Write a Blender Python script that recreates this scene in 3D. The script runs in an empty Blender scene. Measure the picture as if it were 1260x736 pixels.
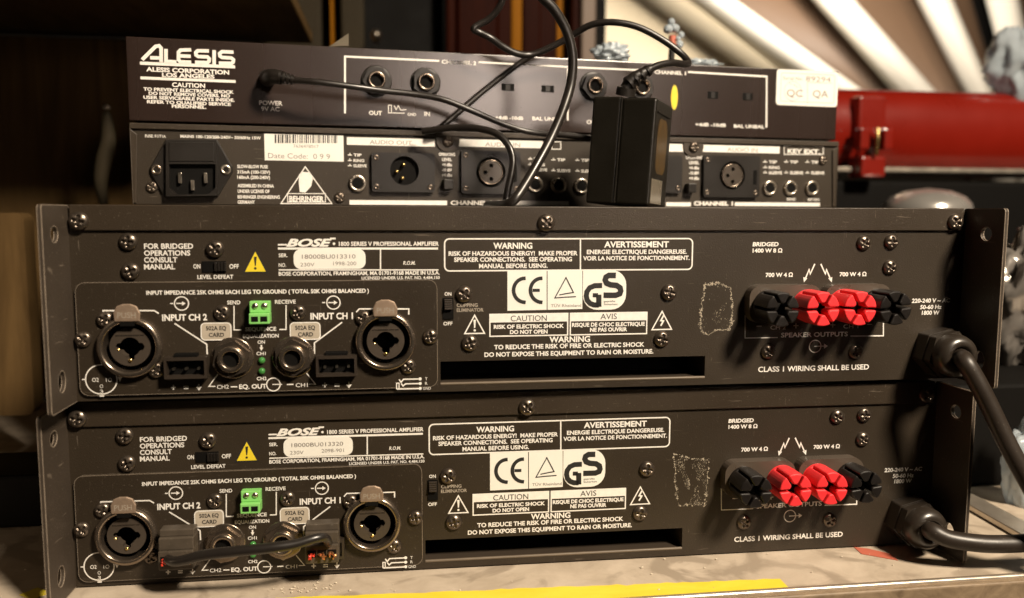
import bpy, math, random
from mathutils import Vector, Matrix
random.seed(7)
SC = bpy.context.scene
COL = SC.collection
MM = 0.001
TOP = 177.5            # height in mm of the upper amplifier's top above the table

# ------------------------------------------------------------------ camera
# calibrated from the photograph (units mm, z=0 at the top of the upper amplifier)
F_PX, PW, PH = 1026.7, 1260.0, 736.0
CAM = Vector((-73.09, -388.03, -3.49)); YAW, PITCH, ROLL = 0.14034, 0.10276, -0.0031
def _basis():
    cy, sy, cp, sp = math.cos(YAW), math.sin(YAW), math.cos(PITCH), math.sin(PITCH)
    f = Vector((sy*cp, cy*cp, -sp)); r = Vector((cy, -sy, 0)); d = f.cross(r)
    cr, sr = math.cos(ROLL), math.sin(ROLL)
    return cr*r + sr*d, -sr*r + cr*d, f
RIGHT, DOWN, FWD = _basis()
cd = bpy.data.cameras.new('camera'); cam = bpy.data.objects.new('camera', cd); COL.objects.link(cam)
m3 = Matrix((RIGHT, -DOWN, -FWD)).transposed()
cam.matrix_world = Matrix.Translation((CAM + Vector((0, 0, TOP)))*MM) @ m3.to_4x4()
cd.sensor_width = 36.0; cd.lens = F_PX/PW*36.0
cd.clip_start = 0.01; cd.clip_end = 60
cd.dof.use_dof = True; cd.dof.focus_distance = 0.415; cd.dof.aperture_fstop = 6.5
SC.camera = cam

# ------------------------------------------------------------------ world, lamps, exposure
w = bpy.data.worlds.new('World'); SC.world = w; w.use_nodes = True
bg = w.node_tree.nodes['Background']; bg.inputs[0].default_value = (1.0, 0.72, 0.45, 1); bg.inputs[1].default_value = 0.007
def area_lamp(name, loc, target, size, power, col):
    l = bpy.data.lights.new(name, 'AREA'); l.shape = 'DISK'; l.size = size; l.energy = power; l.color = col
    o = bpy.data.objects.new(name, l); COL.objects.link(o)
    o.location = Vector(loc)*MM
    o.rotation_euler = ((Vector(target)-Vector(loc))).to_track_quat('-Z', 'Y').to_euler()
    return o
area_lamp('ceiling_lamp_key', (620, -930, 1120), (0, 0, 120), 0.24, 48, (1.0, 0.845, 0.655))
sl_ = area_lamp('glare_lamp_narrow', (470, -1300, 480), (-5, 118, 285), 0.26, 0.06, (1.0, 0.82, 0.70)); sl_.data.spread = math.radians(18)  # beam narrowed to add glare to the topmost compressor alone
area_lamp('added_fill_left', (-420, -70, 60), (-390, 210, 90), 0.10, 0.09, (1.0, 0.72, 0.46))  # unseen lamp added to brighten the panel at the left edge
area_lamp('added_slat_light', (620, 830, 760), (820, 1400, 430), 0.3, 12, (1.0, 0.90, 0.76))  # unseen lamp added to brighten the slats at the upper right
SC.view_settings.view_transform = 'Standard'; SC.view_settings.look = 'None'
SC.view_settings.exposure = 0.0; SC.view_settings.gamma = 1.0
SC.cycles.use_denoising = True
SC.cycles.max_bounces = 6

# ------------------------------------------------------------------ materials
def nmat(name, col, rough=0.5, metal=0.0, var=0.15, vscale=40, bump=0.0, bscale=800, wear=None, wear_r=0.6,
         spec=0.5, dust=0.0, coat=0.0, trans=0.0, rvar=0.12, emit=None, stretch=None, scratch=0.0):
    m = bpy.data.materials.new(name); m.use_nodes = True
    nt = m.node_tree; N = nt.nodes; L = nt.links
    p = N['Principled BSDF']
    p.inputs['Metallic'].default_value = metal; p.inputs['Specular IOR Level'].default_value = spec
    p.inputs['Coat Weight'].default_value = coat; p.inputs['Transmission Weight'].default_value = trans
    tc = N.new('ShaderNodeTexCoord')
    no = N.new('ShaderNodeTexNoise'); no.inputs['Scale'].default_value = vscale; no.inputs['Detail'].default_value = 5
    if stretch:
        mp = N.new('ShaderNodeMapping'); mp.inputs['Scale'].default_value = stretch
        L.new(tc.outputs['Object'], mp.inputs[0]); L.new(mp.outputs[0], no.inputs['Vector'])
    else:
        L.new(tc.outputs['Object'], no.inputs['Vector'])
    mx = N.new('ShaderNodeMix'); mx.data_type = 'RGBA'
    mx.inputs[6].default_value = tuple(c*(1-var) for c in col)+(1,); mx.inputs[7].default_value = tuple(min(1, c*(1+var)) for c in col)+(1,)
    L.new(no.outputs['Fac'], mx.inputs[0]); last = mx.outputs[2]
    if dust:
        nd = N.new('ShaderNodeTexNoise'); nd.inputs['Scale'].default_value = 900; nd.inputs['Detail'].default_value = 3
        L.new(tc.outputs['Object'], nd.inputs['Vector'])
        cr = N.new('ShaderNodeValToRGB'); cr.color_ramp.elements[0].position = 0.66; cr.color_ramp.elements[1].position = 0.74
        L.new(nd.outputs['Fac'], cr.inputs[0])
        mu = N.new('ShaderNodeMath'); mu.operation = 'MULTIPLY'; mu.inputs[1].default_value = dust; L.new(cr.outputs[0], mu.inputs[0])
        md = N.new('ShaderNodeMix'); md.data_type = 'RGBA'; md.inputs[7].default_value = (0.35, 0.30, 0.24, 1)
        L.new(mu.outputs[0], md.inputs[0]); L.new(last, md.inputs[6]); last = md.outputs[2]
    if scratch:
        for vec, sc_ in (((1, 1, 14), 55), ((12, 1, 1.4), 70)):
            mp2 = N.new('ShaderNodeMapping'); mp2.inputs['Scale'].default_value = vec; mp2.inputs['Rotation'].default_value = (0.0, 0.5, 0.0)
            L.new(tc.outputs['Object'], mp2.inputs[0])
            ns = N.new('ShaderNodeTexNoise'); ns.inputs['Scale'].default_value = sc_; ns.inputs['Detail'].default_value = 4; ns.inputs['Distortion'].default_value = 0.3
            L.new(mp2.outputs[0], ns.inputs['Vector'])
            cs = N.new('ShaderNodeValToRGB'); cs.color_ramp.elements[0].position = 0.69; cs.color_ramp.elements[1].position = 0.74; L.new(ns.outputs['Fac'], cs.inputs[0])
            mus = N.new('ShaderNodeMath'); mus.operation = 'MULTIPLY'; mus.inputs[1].default_value = scratch; L.new(cs.outputs[0], mus.inputs[0])
            ms = N.new('ShaderNodeMix'); ms.data_type = 'RGBA'; ms.inputs[7].default_value = (0.22, 0.18, 0.14, 1)
            L.new(mus.outputs[0], ms.inputs[0]); L.new(last, ms.inputs[6]); last = ms.outputs[2]
    if wear:
        bv = N.new('ShaderNodeBevel'); bv.samples = 4; bv.inputs['Radius'].default_value = wear_r*MM
        ge = N.new('ShaderNodeNewGeometry')
        vm = N.new('ShaderNodeVectorMath'); vm.operation = 'DOT_PRODUCT'
        L.new(bv.outputs[0], vm.inputs[0]); L.new(ge.outputs['True Normal'], vm.inputs[1])
        nw = N.new('ShaderNodeTexNoise'); nw.inputs['Scale'].default_value = 160; nw.inputs['Detail'].default_value = 6
        L.new(tc.outputs['Object'], nw.inputs['Vector'])
        a = N.new('ShaderNodeMath'); a.operation = 'SUBTRACT'; a.inputs[0].default_value = 1.0; L.new(vm.outputs['Value'], a.inputs[1])
        b = N.new('ShaderNodeMath'); b.operation = 'MULTIPLY'; L.new(a.outputs[0], b.inputs[0]); L.new(nw.outputs['Fac'], b.inputs[1])
        c2 = N.new('ShaderNodeValToRGB'); c2.color_ramp.elements[0].position = 0.035; c2.color_ramp.elements[1].position = 0.13
        L.new(b.outputs[0], c2.inputs[0])
        mw = N.new('ShaderNodeMix'); mw.data_type = 'RGBA'; mw.inputs[7].default_value = wear+(1,)
        L.new(c2.outputs[0], mw.inputs[0]); L.new(last, mw.inputs[6]); last = mw.outputs[2]
    L.new(last, p.inputs['Base Color'])
    mr = N.new('ShaderNodeMapRange'); mr.inputs[3].default_value = max(0.02, rough-rvar); mr.inputs[4].default_value = min(1, rough+rvar)
    L.new(no.outputs['Fac'], mr.inputs[0]); L.new(mr.outputs[0], p.inputs['Roughness'])
    if bump:
        nb = N.new('ShaderNodeTexNoise'); nb.inputs['Scale'].default_value = bscale; nb.inputs['Detail'].default_value = 2
        L.new(tc.outputs['Object'], nb.inputs['Vector'])
        bu = N.new('ShaderNodeBump'); bu.inputs['Strength'].default_value = bump; bu.inputs['Distance'].default_value = 0.0002
        L.new(nb.outputs['Fac'], bu.inputs['Height']); L.new(bu.outputs[0], p.inputs['Normal'])
    if emit:
        p.inputs['Emission Color'].default_value = emit[0]+(1,); p.inputs['Emission Strength'].default_value = emit[1]
    return m
M = {}
M['paint'] = nmat('black_powder_coat', (0.0295, 0.0212, 0.0132), 0.48, spec=0.40, bump=0.5, bscale=1400, var=0.30, vscale=16, dust=0.14, rvar=0.16, scratch=0.35)
M['lip'] = nmat('black_lid_coat', (0.034, 0.0240, 0.0150), 0.46, spec=0.42, bump=0.5, bscale=1400, var=0.28, vscale=16, dust=0.2, rvar=0.16, scratch=0.45, wear=(0.20, 0.16, 0.12), wear_r=0.35)
M['ear'] = nmat('worn_ear_coat', (0.052, 0.040, 0.030), 0.45, spec=0.4, bump=0.4, bscale=1200, var=0.35, vscale=30, dust=0.25, wear=(0.50, 0.41, 0.32), wear_r=0.9, scratch=0.5)
M['plate'] = nmat('input_plate_coat', (0.0275, 0.0200, 0.0128), 0.44, spec=0.36, bump=0.4, bscale=1400, var=0.28, vscale=16, wear=(0.34, 0.28, 0.22), wear_r=0.8, dust=0.14, scratch=0.35)
M['alesis'] = nmat('satin_black_aluminium', (0.022, 0.0125, 0.0095), 0.27, var=0.12, vscale=18, rvar=0.05, spec=0.72, dust=0.05, stretch=(1, 1, 0.06))
M['dark'] = nmat('inner_black', (0.004, 0.0035, 0.003), 0.7, spec=0.12)  # near black also paints depth shade into the shallow holes
M['slot'] = nmat('slot_sheet_metal', (0.045, 0.034, 0.025), 0.5, spec=0.3)
M['slotlip'] = nmat('lit_slot_edge', (0.13, 0.10, 0.07), 0.5, var=0.3, vscale=120)  # pale tone stands for key light on the slot floor's front edge
M['print'] = nmat('cream_silkscreen', (0.82, 0.79, 0.74), 0.6, var=0.14, vscale=420)
M['faint'] = nmat('worn_silkscreen', (0.36, 0.31, 0.25), 0.6, var=0.2, vscale=300)
M['ink'] = nmat('black_ink', (0.015, 0.014, 0.013), 0.6)
M['greyink'] = nmat('grey_ink', (0.22, 0.19, 0.17), 0.6)
M['violet'] = nmat('violet_stamp_ink', (0.36, 0.28, 0.40), 0.7)
M['label'] = nmat('paper_label', (0.82, 0.80, 0.74), 0.55, var=0.05, vscale=60)
M['yellow'] = nmat('yellow_sticker', (0.78, 0.60, 0.03), 0.45, var=0.05)
M['screw'] = nmat('black_screw', (0.135, 0.108, 0.085), 0.30, metal=0.8, var=0.35, vscale=500, spec=0.8)
M['plastic'] = nmat('black_plastic', (0.013, 0.0105, 0.0085), 0.40, spec=0.4, var=0.2, bump=0.2, bscale=900)
M['ring'] = nmat('dark_nickel', (0.26, 0.21, 0.165), 0.25, metal=0.9, var=0.25, vscale=200)
M['nickel'] = nmat('nickel', (0.62, 0.55, 0.46), 0.3, metal=1.0, var=0.15, vscale=200)
M['latch'] = nmat('latch_steel', (0.36, 0.265, 0.195), 0.42, metal=0.5, var=0.2, vscale=300)
M['cardlabel'] = nmat('aged_card_label', (0.46, 0.40, 0.32), 0.5, var=0.2, vscale=150)
M['gold'] = nmat('gold_pin', (0.85, 0.62, 0.25), 0.25, metal=1.0)
M['copper'] = nmat('copper_strand', (0.75, 0.36, 0.16), 0.35, metal=0.9)
M['redwire'] = nmat('red_insulation', (0.75, 0.06, 0.03), 0.4)
M['red'] = nmat('red_knob_plastic', (0.82, 0.035, 0.042), 0.42, var=0.12, vscale=120)
M['blk'] = nmat('black_knob_plastic', (0.011, 0.009, 0.008), 0.34, var=0.3, vscale=120, wear=(0.10, 0.09, 0.08), wear_r=0.3)
M['housing'] = nmat('housing_plastic', (0.032, 0.024, 0.018), 0.36, var=0.2, vscale=90)
M['green'] = nmat('green_terminal', (0.22, 0.58, 0.15), 0.42, var=0.1)
M['led'] = nmat('green_led', (0.05, 0.22, 0.05), 0.2, var=0.1)
M['cable'] = nmat('black_cable', (0.016, 0.013, 0.011), 0.33, var=0.25, vscale=60, spec=0.6)
M['cablebrown'] = nmat('rubber_mains_cable', (0.026, 0.019, 0.014), 0.42, spec=0.5, bump=0.25, bscale=500, dust=0.2, var=0.2, vscale=60)
M['gland'] = nmat('gland_plastic', (0.026, 0.020, 0.015), 0.33, var=0.3, vscale=70, spec=0.7, dust=0.15)
M['posthouse'] = nmat('post_housing_plastic', (0.075, 0.058, 0.044), 0.30, var=0.25, vscale=70, spec=0.7)
M['plug'] = nmat('grimy_plug_plastic', (0.075, 0.060, 0.045), 0.32, var=0.5, vscale=120, spec=0.6, dust=0.3)
M['core'] = nmat('socket_core_plastic', (0.055, 0.043, 0.033), 0.35, var=0.2, vscale=90)
M['glue'] = nmat('dried_glue', (0.40, 0.345, 0.265), 0.7, var=0.3, vscale=400)
M['brick'] = nmat('adapter_plastic', (0.0085, 0.0070, 0.0045), 0.42, spec=0.35, var=0.25, vscale=50, bump=0.3, bscale=700)
M['foil'] = nmat('gold_rating_label', (0.115, 0.068, 0.022), 0.35, metal=0.5, var=0.9, vscale=190)

# ------------------------------------------------------------------ mapping of measured photo positions to real planes
class Frame:
    """a vertical panel plane standing in the world: origin (mm), yaw, base height (fit frame)"""
    def __init__(s, ox, oy, yaw, z0): s.o = Vector((ox, oy, z0)); s.c, s.s = math.cos(yaw), math.sin(yaw); s.yaw = yaw
    def __call__(s, px, py, y=0.0):
        d = RIGHT*((px-PW/2)/F_PX) + DOWN*((py-PH/2)/F_PX) + FWD
        n = Vector((-s.s, s.c, 0)); t = (n.dot(s.o - CAM) + y)/n.dot(d); P = CAM + d*t - s.o
        return (s.c*P.x + s.s*P.y, P.z)
FU = Frame(0, 0, 0, -88.0)
FL = Frame(-7.5, 5.97, -0.0088, -177.5)
SYAW = math.atan2(45, 432)
FB = Frame(2, 117.5, SYAW, 0.3)
FA = Frame(2, 117.5, SYAW, 45.6)
def at(px, py, Y):
    """point (world mm, z above table) on the vertical plane at depth Y"""
    d = RIGHT*((px-PW/2)/F_PX) + DOWN*((py-PH/2)/F_PX) + FWD
    t = (Y-CAM.y)/d.y; P = CAM + d*t
    return Vector((P.x, P.y, P.z+TOP))

# ------------------------------------------------------------------ mesh helpers
def link(o, parent=None):
    COL.objects.link(o)
    if parent is not None: o.parent = parent
    return o
def empty(name, loc, rz=0.0):
    o = bpy.data.objects.new(name, None); o.empty_display_size = 0.02
    o.location = Vector(loc)*MM; o.rotation_euler = (0, 0, rz); COL.objects.link(o); return o
def tag(o, label=None, cat=None, group=None, kind=None):
    if label: o['label'] = label
    if cat: o['category'] = cat
    if group: o['group'] = group
    if kind: o['kind'] = kind
    return o
def copy_tree(o, parent=None):
    c = o.copy(); link(c, parent)
    for ch in list(o.children): copy_tree(ch, c)
    return c
def rr(x0, z0, x1, z1, r, n=5):
    pts = []
    for cx, cz, a0 in ((x1-r, z1-r, 0), (x0+r, z1-r, 90), (x0+r, z0+r, 180), (x1-r, z0+r, 270)):
        for i in range(n+1):
            a = math.radians(a0+90*i/n); pts.append((cx+r*math.cos(a), cz+r*math.sin(a)))
    return pts
def circ(cx, cz, r, n=32, a0=0.0, a1=360.0, close=True):
    k = n if close else n+1
    return [(cx+r*math.cos(math.radians(a0+(a1-a0)*i/n)), cz+r*math.sin(math.radians(a0+(a1-a0)*i/n))) for i in range(k)]
def fill_mesh(outlines, thick):
    cu = bpy.data.curves.new('fill', 'CURVE'); cu.dimensions = '2D'; cu.fill_mode = 'BOTH'; cu.extrude = thick/2
    for pts in outlines:
        s = cu.splines.new('POLY'); s.points.add(len(pts)-1); s.use_cyclic_u = True
        for p, q in zip(s.points, pts): p.co = (q[0], q[1], 0, 1)
    o = bpy.data.objects.new('fill', cu); m = bpy.data.meshes.new_from_object(o)
    V = [tuple(v.co) for v in m.vertices]; F = [tuple(p.vertices) for p in m.polygons]
    bpy.data.objects.remove(o); bpy.data.curves.remove(cu); bpy.data.meshes.remove(m)
    return V, F
_tc = {}
def text_mesh(s, bold, shear):
    k = (s, bold, shear)
    if k in _tc: return _tc[k]
    cu = bpy.data.curves.new('t', 'FONT'); cu.body = s; cu.offset = bold; cu.shear = shear; cu.resolution_u = 3
    o = bpy.data.objects.new('t', cu); m = bpy.data.meshes.new_from_object(o)
    V = [(v.co.x, v.co.y) for v in m.vertices]; F = [tuple(p.vertices) for p in m.polygons]
    bpy.data.objects.remove(o); bpy.data.curves.remove(cu); bpy.data.meshes.remove(m)
    _tc[k] = (V, F); return V, F
class B:
    def __init__(s): s.v = []; s.f = []; s.s = []
    def add(s, V, F, smooth=False):
        k = len(s.v); s.v += [tuple(v) for v in V]; s.f += [tuple(i+k for i in f) for f in F]; s.s += [smooth]*len(F); return s
    def box(s, x0, x1, y0, y1, z0, z1):
        return s.add([(x0,y0,z0),(x1,y0,z0),(x1,y1,z0),(x0,y1,z0),(x0,y0,z1),(x1,y0,z1),(x1,y1,z1),(x0,y1,z1)],
                     [(0,3,2,1),(4,5,6,7),(0,1,5,4),(1,2,6,5),(2,3,7,6),(3,0,4,7)])
    def prism(s, pts, y0, y1):
        n = len(pts); V = [(x, y0, z) for x, z in pts]+[(x, y1, z) for x, z in pts]
        return s.add(V, [tuple(range(n)), tuple(range(2*n-1, n-1, -1))]+[(i, i+n, (i+1) % n+n, (i+1) % n) for i in range(n)])
    def plate(s, outlines, y0, y1):
        V, F = fill_mesh(outlines, y1-y0); ym = (y0+y1)/2
        return s.add([(a, ym-c, b) for a, b, c in V], F)
    def lathe(s, prof, cx=0, cz=0, n=32, smooth=True, squash=1.0, cap=True):
        V = []; F = []
        for r, y in prof:
            for i in range(n):
                a = 2*math.pi*i/n; V.append((cx+r*math.cos(a), y, cz+squash*r*math.sin(a)))
        for k in range(len(prof)-1):
            for i in range(n):
                j = (i+1) % n; F.append((k*n+i, k*n+j, (k+1)*n+j, (k+1)*n+i))
        if cap: F.append(tuple(range((len(prof)-1)*n, len(prof)*n)))
        return s.add(V, F, smooth)
    def tube(s, pts, r, n=12, sub=8, cap=True):
        P = smooth_path([Vector(p) for p in pts], sub); V = []; F = []
        up = Vector((0, 0, 1)); pt = None
        for i, p in enumerate(P):
            t = (P[min(i+1, len(P)-1)]-P[max(i-1, 0)]).normalized()
            if pt is None:
                a = t.cross(Vector((0.3, 0.2, 1))).normalized()
            else:
                a = (a - t*a.dot(t)).normalized()
            b = t.cross(a); pt = t
            rad = r(i/(len(P)-1)) if callable(r) else r
            for k in range(n):
                q = 2*math.pi*k/n; V.append(p+a*(rad*math.cos(q))+b*(rad*math.sin(q)))
        for i in range(len(P)-1):
            for k in range(n):
                j = (k+1) % n; F.append((i*n+k, i*n+j, (i+1)*n+j, (i+1)*n+k))
        s.add(V, F, True)
        if cap: s.add(V[:n], [tuple(range(n-1, -1, -1))]); s.add(V[-n:], [tuple(range(n))])
        return s
    def strip(s, pts, wd, y, closed=False):
        """flat printed line of width wd along (x,z) points on plane y"""
        n = len(pts); L = []; R = []
        for i in range(n):
            p = Vector(pts[i])
            a = Vector(pts[(i-1) % n]) if (closed or i > 0) else None
            b = Vector(pts[(i+1) % n]) if (closed or i < n-1) else None
            d0 = (p-a).normalized() if a is not None else None; d1 = (b-p).normalized() if b is not None else None
            if d0 is None: d0 = d1
            if d1 is None: d1 = d0
            n0 = Vector((-d0.y, d0.x)); n1 = Vector((-d1.y, d1.x)); mn = (n0+n1)
            mn = n0 if mn.length < 1e-6 else mn.normalized()
            k = wd/2/max(0.5, mn.dot(n0)); L.append(p+mn*k); R.append(p-mn*k)
        V = [(q.x, y, q.y) for q in L]+[(q.x, y, q.y) for q in R]
        m = n if closed else n-1
        return s.add(V, [(i, i+n, (i+1) % n+n, (i+1) % n) for i in range(m)])
    def poly(s, pts, y): return s.add([(x, y, z) for x, z in pts], [tuple(range(len(pts)))])
    def text(s, st, x0, z0, x1, h, y, bold=0.012, shear=0.0):
        bold = bold+0.008 if bold > 0 else bold
        V, F = text_mesh(st, bold, shear)
        mi = min(a for a, b in V); ma = max(a for a, b in V); cap = 0.70+bold*1.5
        k = (x1-x0)/(ma-mi)
        return s.add([(x0+(a-mi)*k, y, z0+b*h/cap) for a, b in V], F)
    def build(s, name, mat, parent=None, bevel=0.0, seg=2, off=None):
        me = bpy.data.meshes.new(name)
        o3 = Vector(off) if off is not None else Vector((0, 0, 0))
        me.from_pydata([tuple((Vector(v)-o3)*MM) for v in s.v], [], s.f)
        me.polygons.foreach_set('use_smooth', s.s); me.update()
        me.materials.append(M[mat] if isinstance(mat, str) else mat)
        o = bpy.data.objects.new(name, me); link(o, parent); o.location = o3*MM
        if bevel:
            b = o.modifiers.new('bevel', 'BEVEL'); b.width = bevel*MM; b.segments = seg; b.limit_method = 'ANGLE'; b.angle_limit = math.radians(40)
        return o
def smooth_path(P, sub):
    if sub <= 1 or len(P) < 3: return P
    Q = [P[0]*2-P[1]]+P+[P[-1]*2-P[-2]]; out = []
    for i in range(1, len(Q)-2):
        p0, p1, p2, p3 = Q[i-1:i+3]
        for k in range(sub):
            t = k/sub
            out.append(0.5*((2*p1)+(p2-p0)*t+(2*p0-5*p1+4*p2-p3)*t*t+(3*p1-p0-3*p2+p3)*t**3))
    out.append(P[-1]); return out
class Pr(B):
    """printing measured in photo pixels on a frame's plane"""
    def __init__(s, F, y): super().__init__(); s.F = F; s.y = y
    def t(s, st, xl, base, xr, cap, bold=0.012, shear=0.0):
        x0, z0 = s.F(xl, base, s.y); x1, _ = s.F(xr, base, s.y); _, z1 = s.F(xl, base-cap, s.y)
        return s.text(st, x0, z0, x1, z1-z0, s.y, bold, shear)
    def line(s, pts, wd, closed=False, o=(0, 0), k=1.0):
        return s.strip([s.F(o[0]+x/k, o[1]+y/k, s.y) for x, y in pts], wd, s.y, closed)
    def ring(s, px, py, r, wd, n=36):
        c = s.F(px, py, s.y); return s.strip(circ(c[0], c[1], r, n), wd, s.y, True)
    def dot(s, px, py, r, n=14):
        c = s.F(px, py, s.y); return s.poly(circ(c[0], c[1], r, n), s.y)
    def area(s, pts): return s.poly([s.F(x, y, s.y) for x, y in pts], s.y)

# ------------------------------------------------------------------ shared small parts (one mesh each)
def screw_mesh(R=3.9, H=2.6, slot=True):
    b = B(); rings = [0, .12, .2, .3, .4, .5, .58, .68, .8, .9, .97, 1.0]; n = 40; V = []; F = []
    for t in rings:
        r = R*t; y = -H*math.sqrt(max(0, 1-(0.93*t)**2)) if t < 1 else 0
        for i in range(n):
            a = 2*math.pi*i/n; x, z = r*math.cos(a), r*math.sin(a); yy = y
            if slot and ((abs(x) < 0.62 and abs(z) < 2.35) or (abs(z) < 0.62 and abs(x) < 2.35)): yy = y+1.25-0.15*r
            V.append((x, yy, z))
    for k in range(len(rings)-1):
        for i in range(n):
            j = (i+1) % n; F.append((k*n+i, k*n+j, (k+1)*n+j, (k+1)*n+i))
    b.add(V, F, True)
    me = bpy.data.meshes.new('screw'); me.from_pydata([tuple(Vector(v)*MM) for v in b.v], [], b.f)
    me.polygons.foreach_set('use_smooth', b.s); me.materials.append(M['screw']); me.update(); return me
SCREW = screw_mesh()
def screw(parent, x, y, z, sc=1.0):
    o = bpy.data.objects.new('screw', SCREW); link(o, parent); o.location = Vector((x, y, z))*MM
    o.rotation_euler = (random.uniform(-.03, .03), random.uniform(0, 1.5), random.uniform(-.03, .03)); o.scale = (sc, sc, sc); return o
def socket_combo(parent, x, z, y0):
    """round combined microphone and jack socket with latch"""
    b = B(); b.lathe([(13.6, 0), (13.9, -1.0), (13.7, -3.0), (13.0, -3.9), (12.0, -4.1), (11.2, -3.7), (10.9, -2.6), (10.8, 3.0), (10.8, 9.0)], 0, 0, 48, cap=False)
    o = b.build('combo_socket', 'ring', parent); o.location = Vector((x, y0, z))*MM
    b = B(); b.lathe([(10.9, 9.0), (0.1, 9.0)], 0, 0, 40); b.build('recess', 'dark', o)
    c = [(4.2*math.cos(a), 4.2*math.sin(a)) for a in [math.radians(q) for q in range(0, 360, 12)]]
    def key(ang, wd, ln):
        a = math.radians(ang); u = Vector((math.cos(a), math.sin(a))); v = Vector((-u.y, u.x)); return u, v, wd, ln
    keys = [key(0, 1.3, 6.2), key(180, 1.3, 6.2), key(270, 1.3, 6.4)]
    hole = []
    for q in range(0, 360, 6):
        a = math.radians(q); r = 4.3
        for u, v, wd, ln in keys:
            d = Vector((math.cos(a), math.sin(a))); cu = d.dot(u)
            if cu > 0.93: r = max(r, ln - 0.9*(abs(d.dot(v))/0.37))
        hole.append((r*math.cos(a), r*math.sin(a)))
    b = B(); b.plate([circ(0, 0, 8.6, 40), hole], -1.6, 2.4); b.build('insert_disc', 'core', o, 0.3)
    b = B(); b.lathe([(8.5, 2.5), (8.5, 8.0), (8.0, 8.2)], 0, 0, 24); b.build('jack_bore', 'dark', o)
    b = B(); b.lathe([(0.9, -1.7), (0.8, -2.1), (0.3, -2.3)], 0, -6.0, 12); b.lathe([(0.7, -1.2), (0.3, -1.6)], -5.2, -1.4, 10); b.build('contact', 'gold', o)
    b = B(); b.box(-6.0, 6.0, -1.75, -1.55, 4.9, 5.5); b.build('insert_rib', 'ring', o)
    outl = [(-5.3, 11.6), (5.3, 11.6), (5.6, 15.4), (4.2, 18.4), (1.6, 19.4), (-1.6, 19.4), (-4.2, 18.4), (-5.6, 15.4)]
    b = B(); b.prism(outl, -4.6, -3.2); t = b.build('latch_tab', 'latch', o, 0.5, 3)
    b = B(); b.text('PUSH', -3.8, 13.2, 3.8, 2.6, -4.65, 0.0); b.build('latch_lettering', 'faint', o)
    b = B(); b.box(-3.0, 3.0, -4.3, -2.0, 9.6, 11.7); b.build('latch_slot', 'dark', o)
    return o
def jack(parent, x, z, y0, R=8.2, rb=5.6, rh=3.4, hexd=True, nut='ring', rot=0.3, h=3.5, bar=5.0, barmat='ring'):
    b = B(); b.lathe([(rb, 0), (rb, -bar), (rb-0.5, -bar-0.4), (rh+0.5, -bar-0.4), (rh, -bar), (rh, -0.5), (0.05, -0.4)], 0, 0, 32)
    o = b.build('jack_socket', barmat, parent); o.location = Vector((x, y0, z))*MM
    b = B(); b.lathe([(rh-0.03, -0.6-bar*0.55), (0.05, -0.6-bar*0.55)], 0, 0, 20); b.build('bore', 'dark', o)
    if hexd:
        b = B(); b.plate([[(R*math.cos(rot+i*math.pi/3), R*math.sin(rot+i*math.pi/3)) for i in range(6)], circ(0, 0, rb-0.1, 30)], -h, 0)
        b.build('hex_nut', nut, o, 0.5, 3)
        b = B(); b.lathe([(R+0.9, 0), (R+0.9, -0.5), (R+0.3, -0.7), (rb, -0.7)], 0, 0, 36); b.build('washer', nut, o)
    return o
def header(parent, x, z, y0, w=18.2, h=9.6):
    b = B(); b.plate([[(-w/2, -h/2), (w/2, -h/2), (w/2, h/2), (-w/2, h/2)], [(-w/2+1.1, -h/2+1.3), (w/2-1.1, -h/2+1.3), (w/2-1.1, h/2-1.4), (-w/2+1.1, h/2-1.4)]], -5.0, 0)
    o = b.build('pin_header', 'housing', parent, 0.2); o.location = Vector((x, y0, z))*MM
    b = B(); b.box(-w/2+1, w/2-1, -0.8, -0.2, -h/2+1, h/2-1); b.build('header_floor', 'dark', o)
    b = B(); b.box(-5.0, 5.0, -4.0, -0.2, h/2+0.05, h/2+1.5); b.build('key_rail', 'dark', o, 0.2)
    for i in (-1, 0, 1):
        b = B(); b.box(i*5.3-0.5, i*5.3+0.5, -4.2, -0.8, -1.0, 0.0); b.build('pin', 'nickel', o)
    return o
def binding_post(parent, x, z, mat, rot):
    b = B(); R = 8.2
    for i in range(6):
        a0 = rot+i*math.pi/3; hw = math.radians(30)
        ins = []
        g = 0.62
        for rad, sgn in ((3.0, -1), (R, -1)):
            an = hw-math.asin(min(0.9, g/rad)); ins.append((rad, sgn*an))
        arc = [(R, ins[1][1]*(1-2*k/6)) for k in range(7)]
        pts = [(3.0, ins[0][1])]+arc+[(3.0, -ins[0][1])]
        b.prism([(r*math.cos(a0+a), r*math.sin(a0+a)) for r, a in pts], -22.0, -7.5)
    o = b.build('binding_post', mat, parent, 0.7, 3); o.location = Vector((x, 0, z))*MM
    b = B(); b.lathe([(6.0, -7.0), (4.4, -7.4), (4.4, -15.0), (0.05, -15.2)], 0, 0, 24); b.build('post_core', 'dark', o)
    b = B(); b.lathe([(8.0, -5.0), (8.0, -7.8), (7.6, -8.2), (4.5, -8.2)], 0, 0, 32); b.build('collar', mat, o)
    return o

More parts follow.
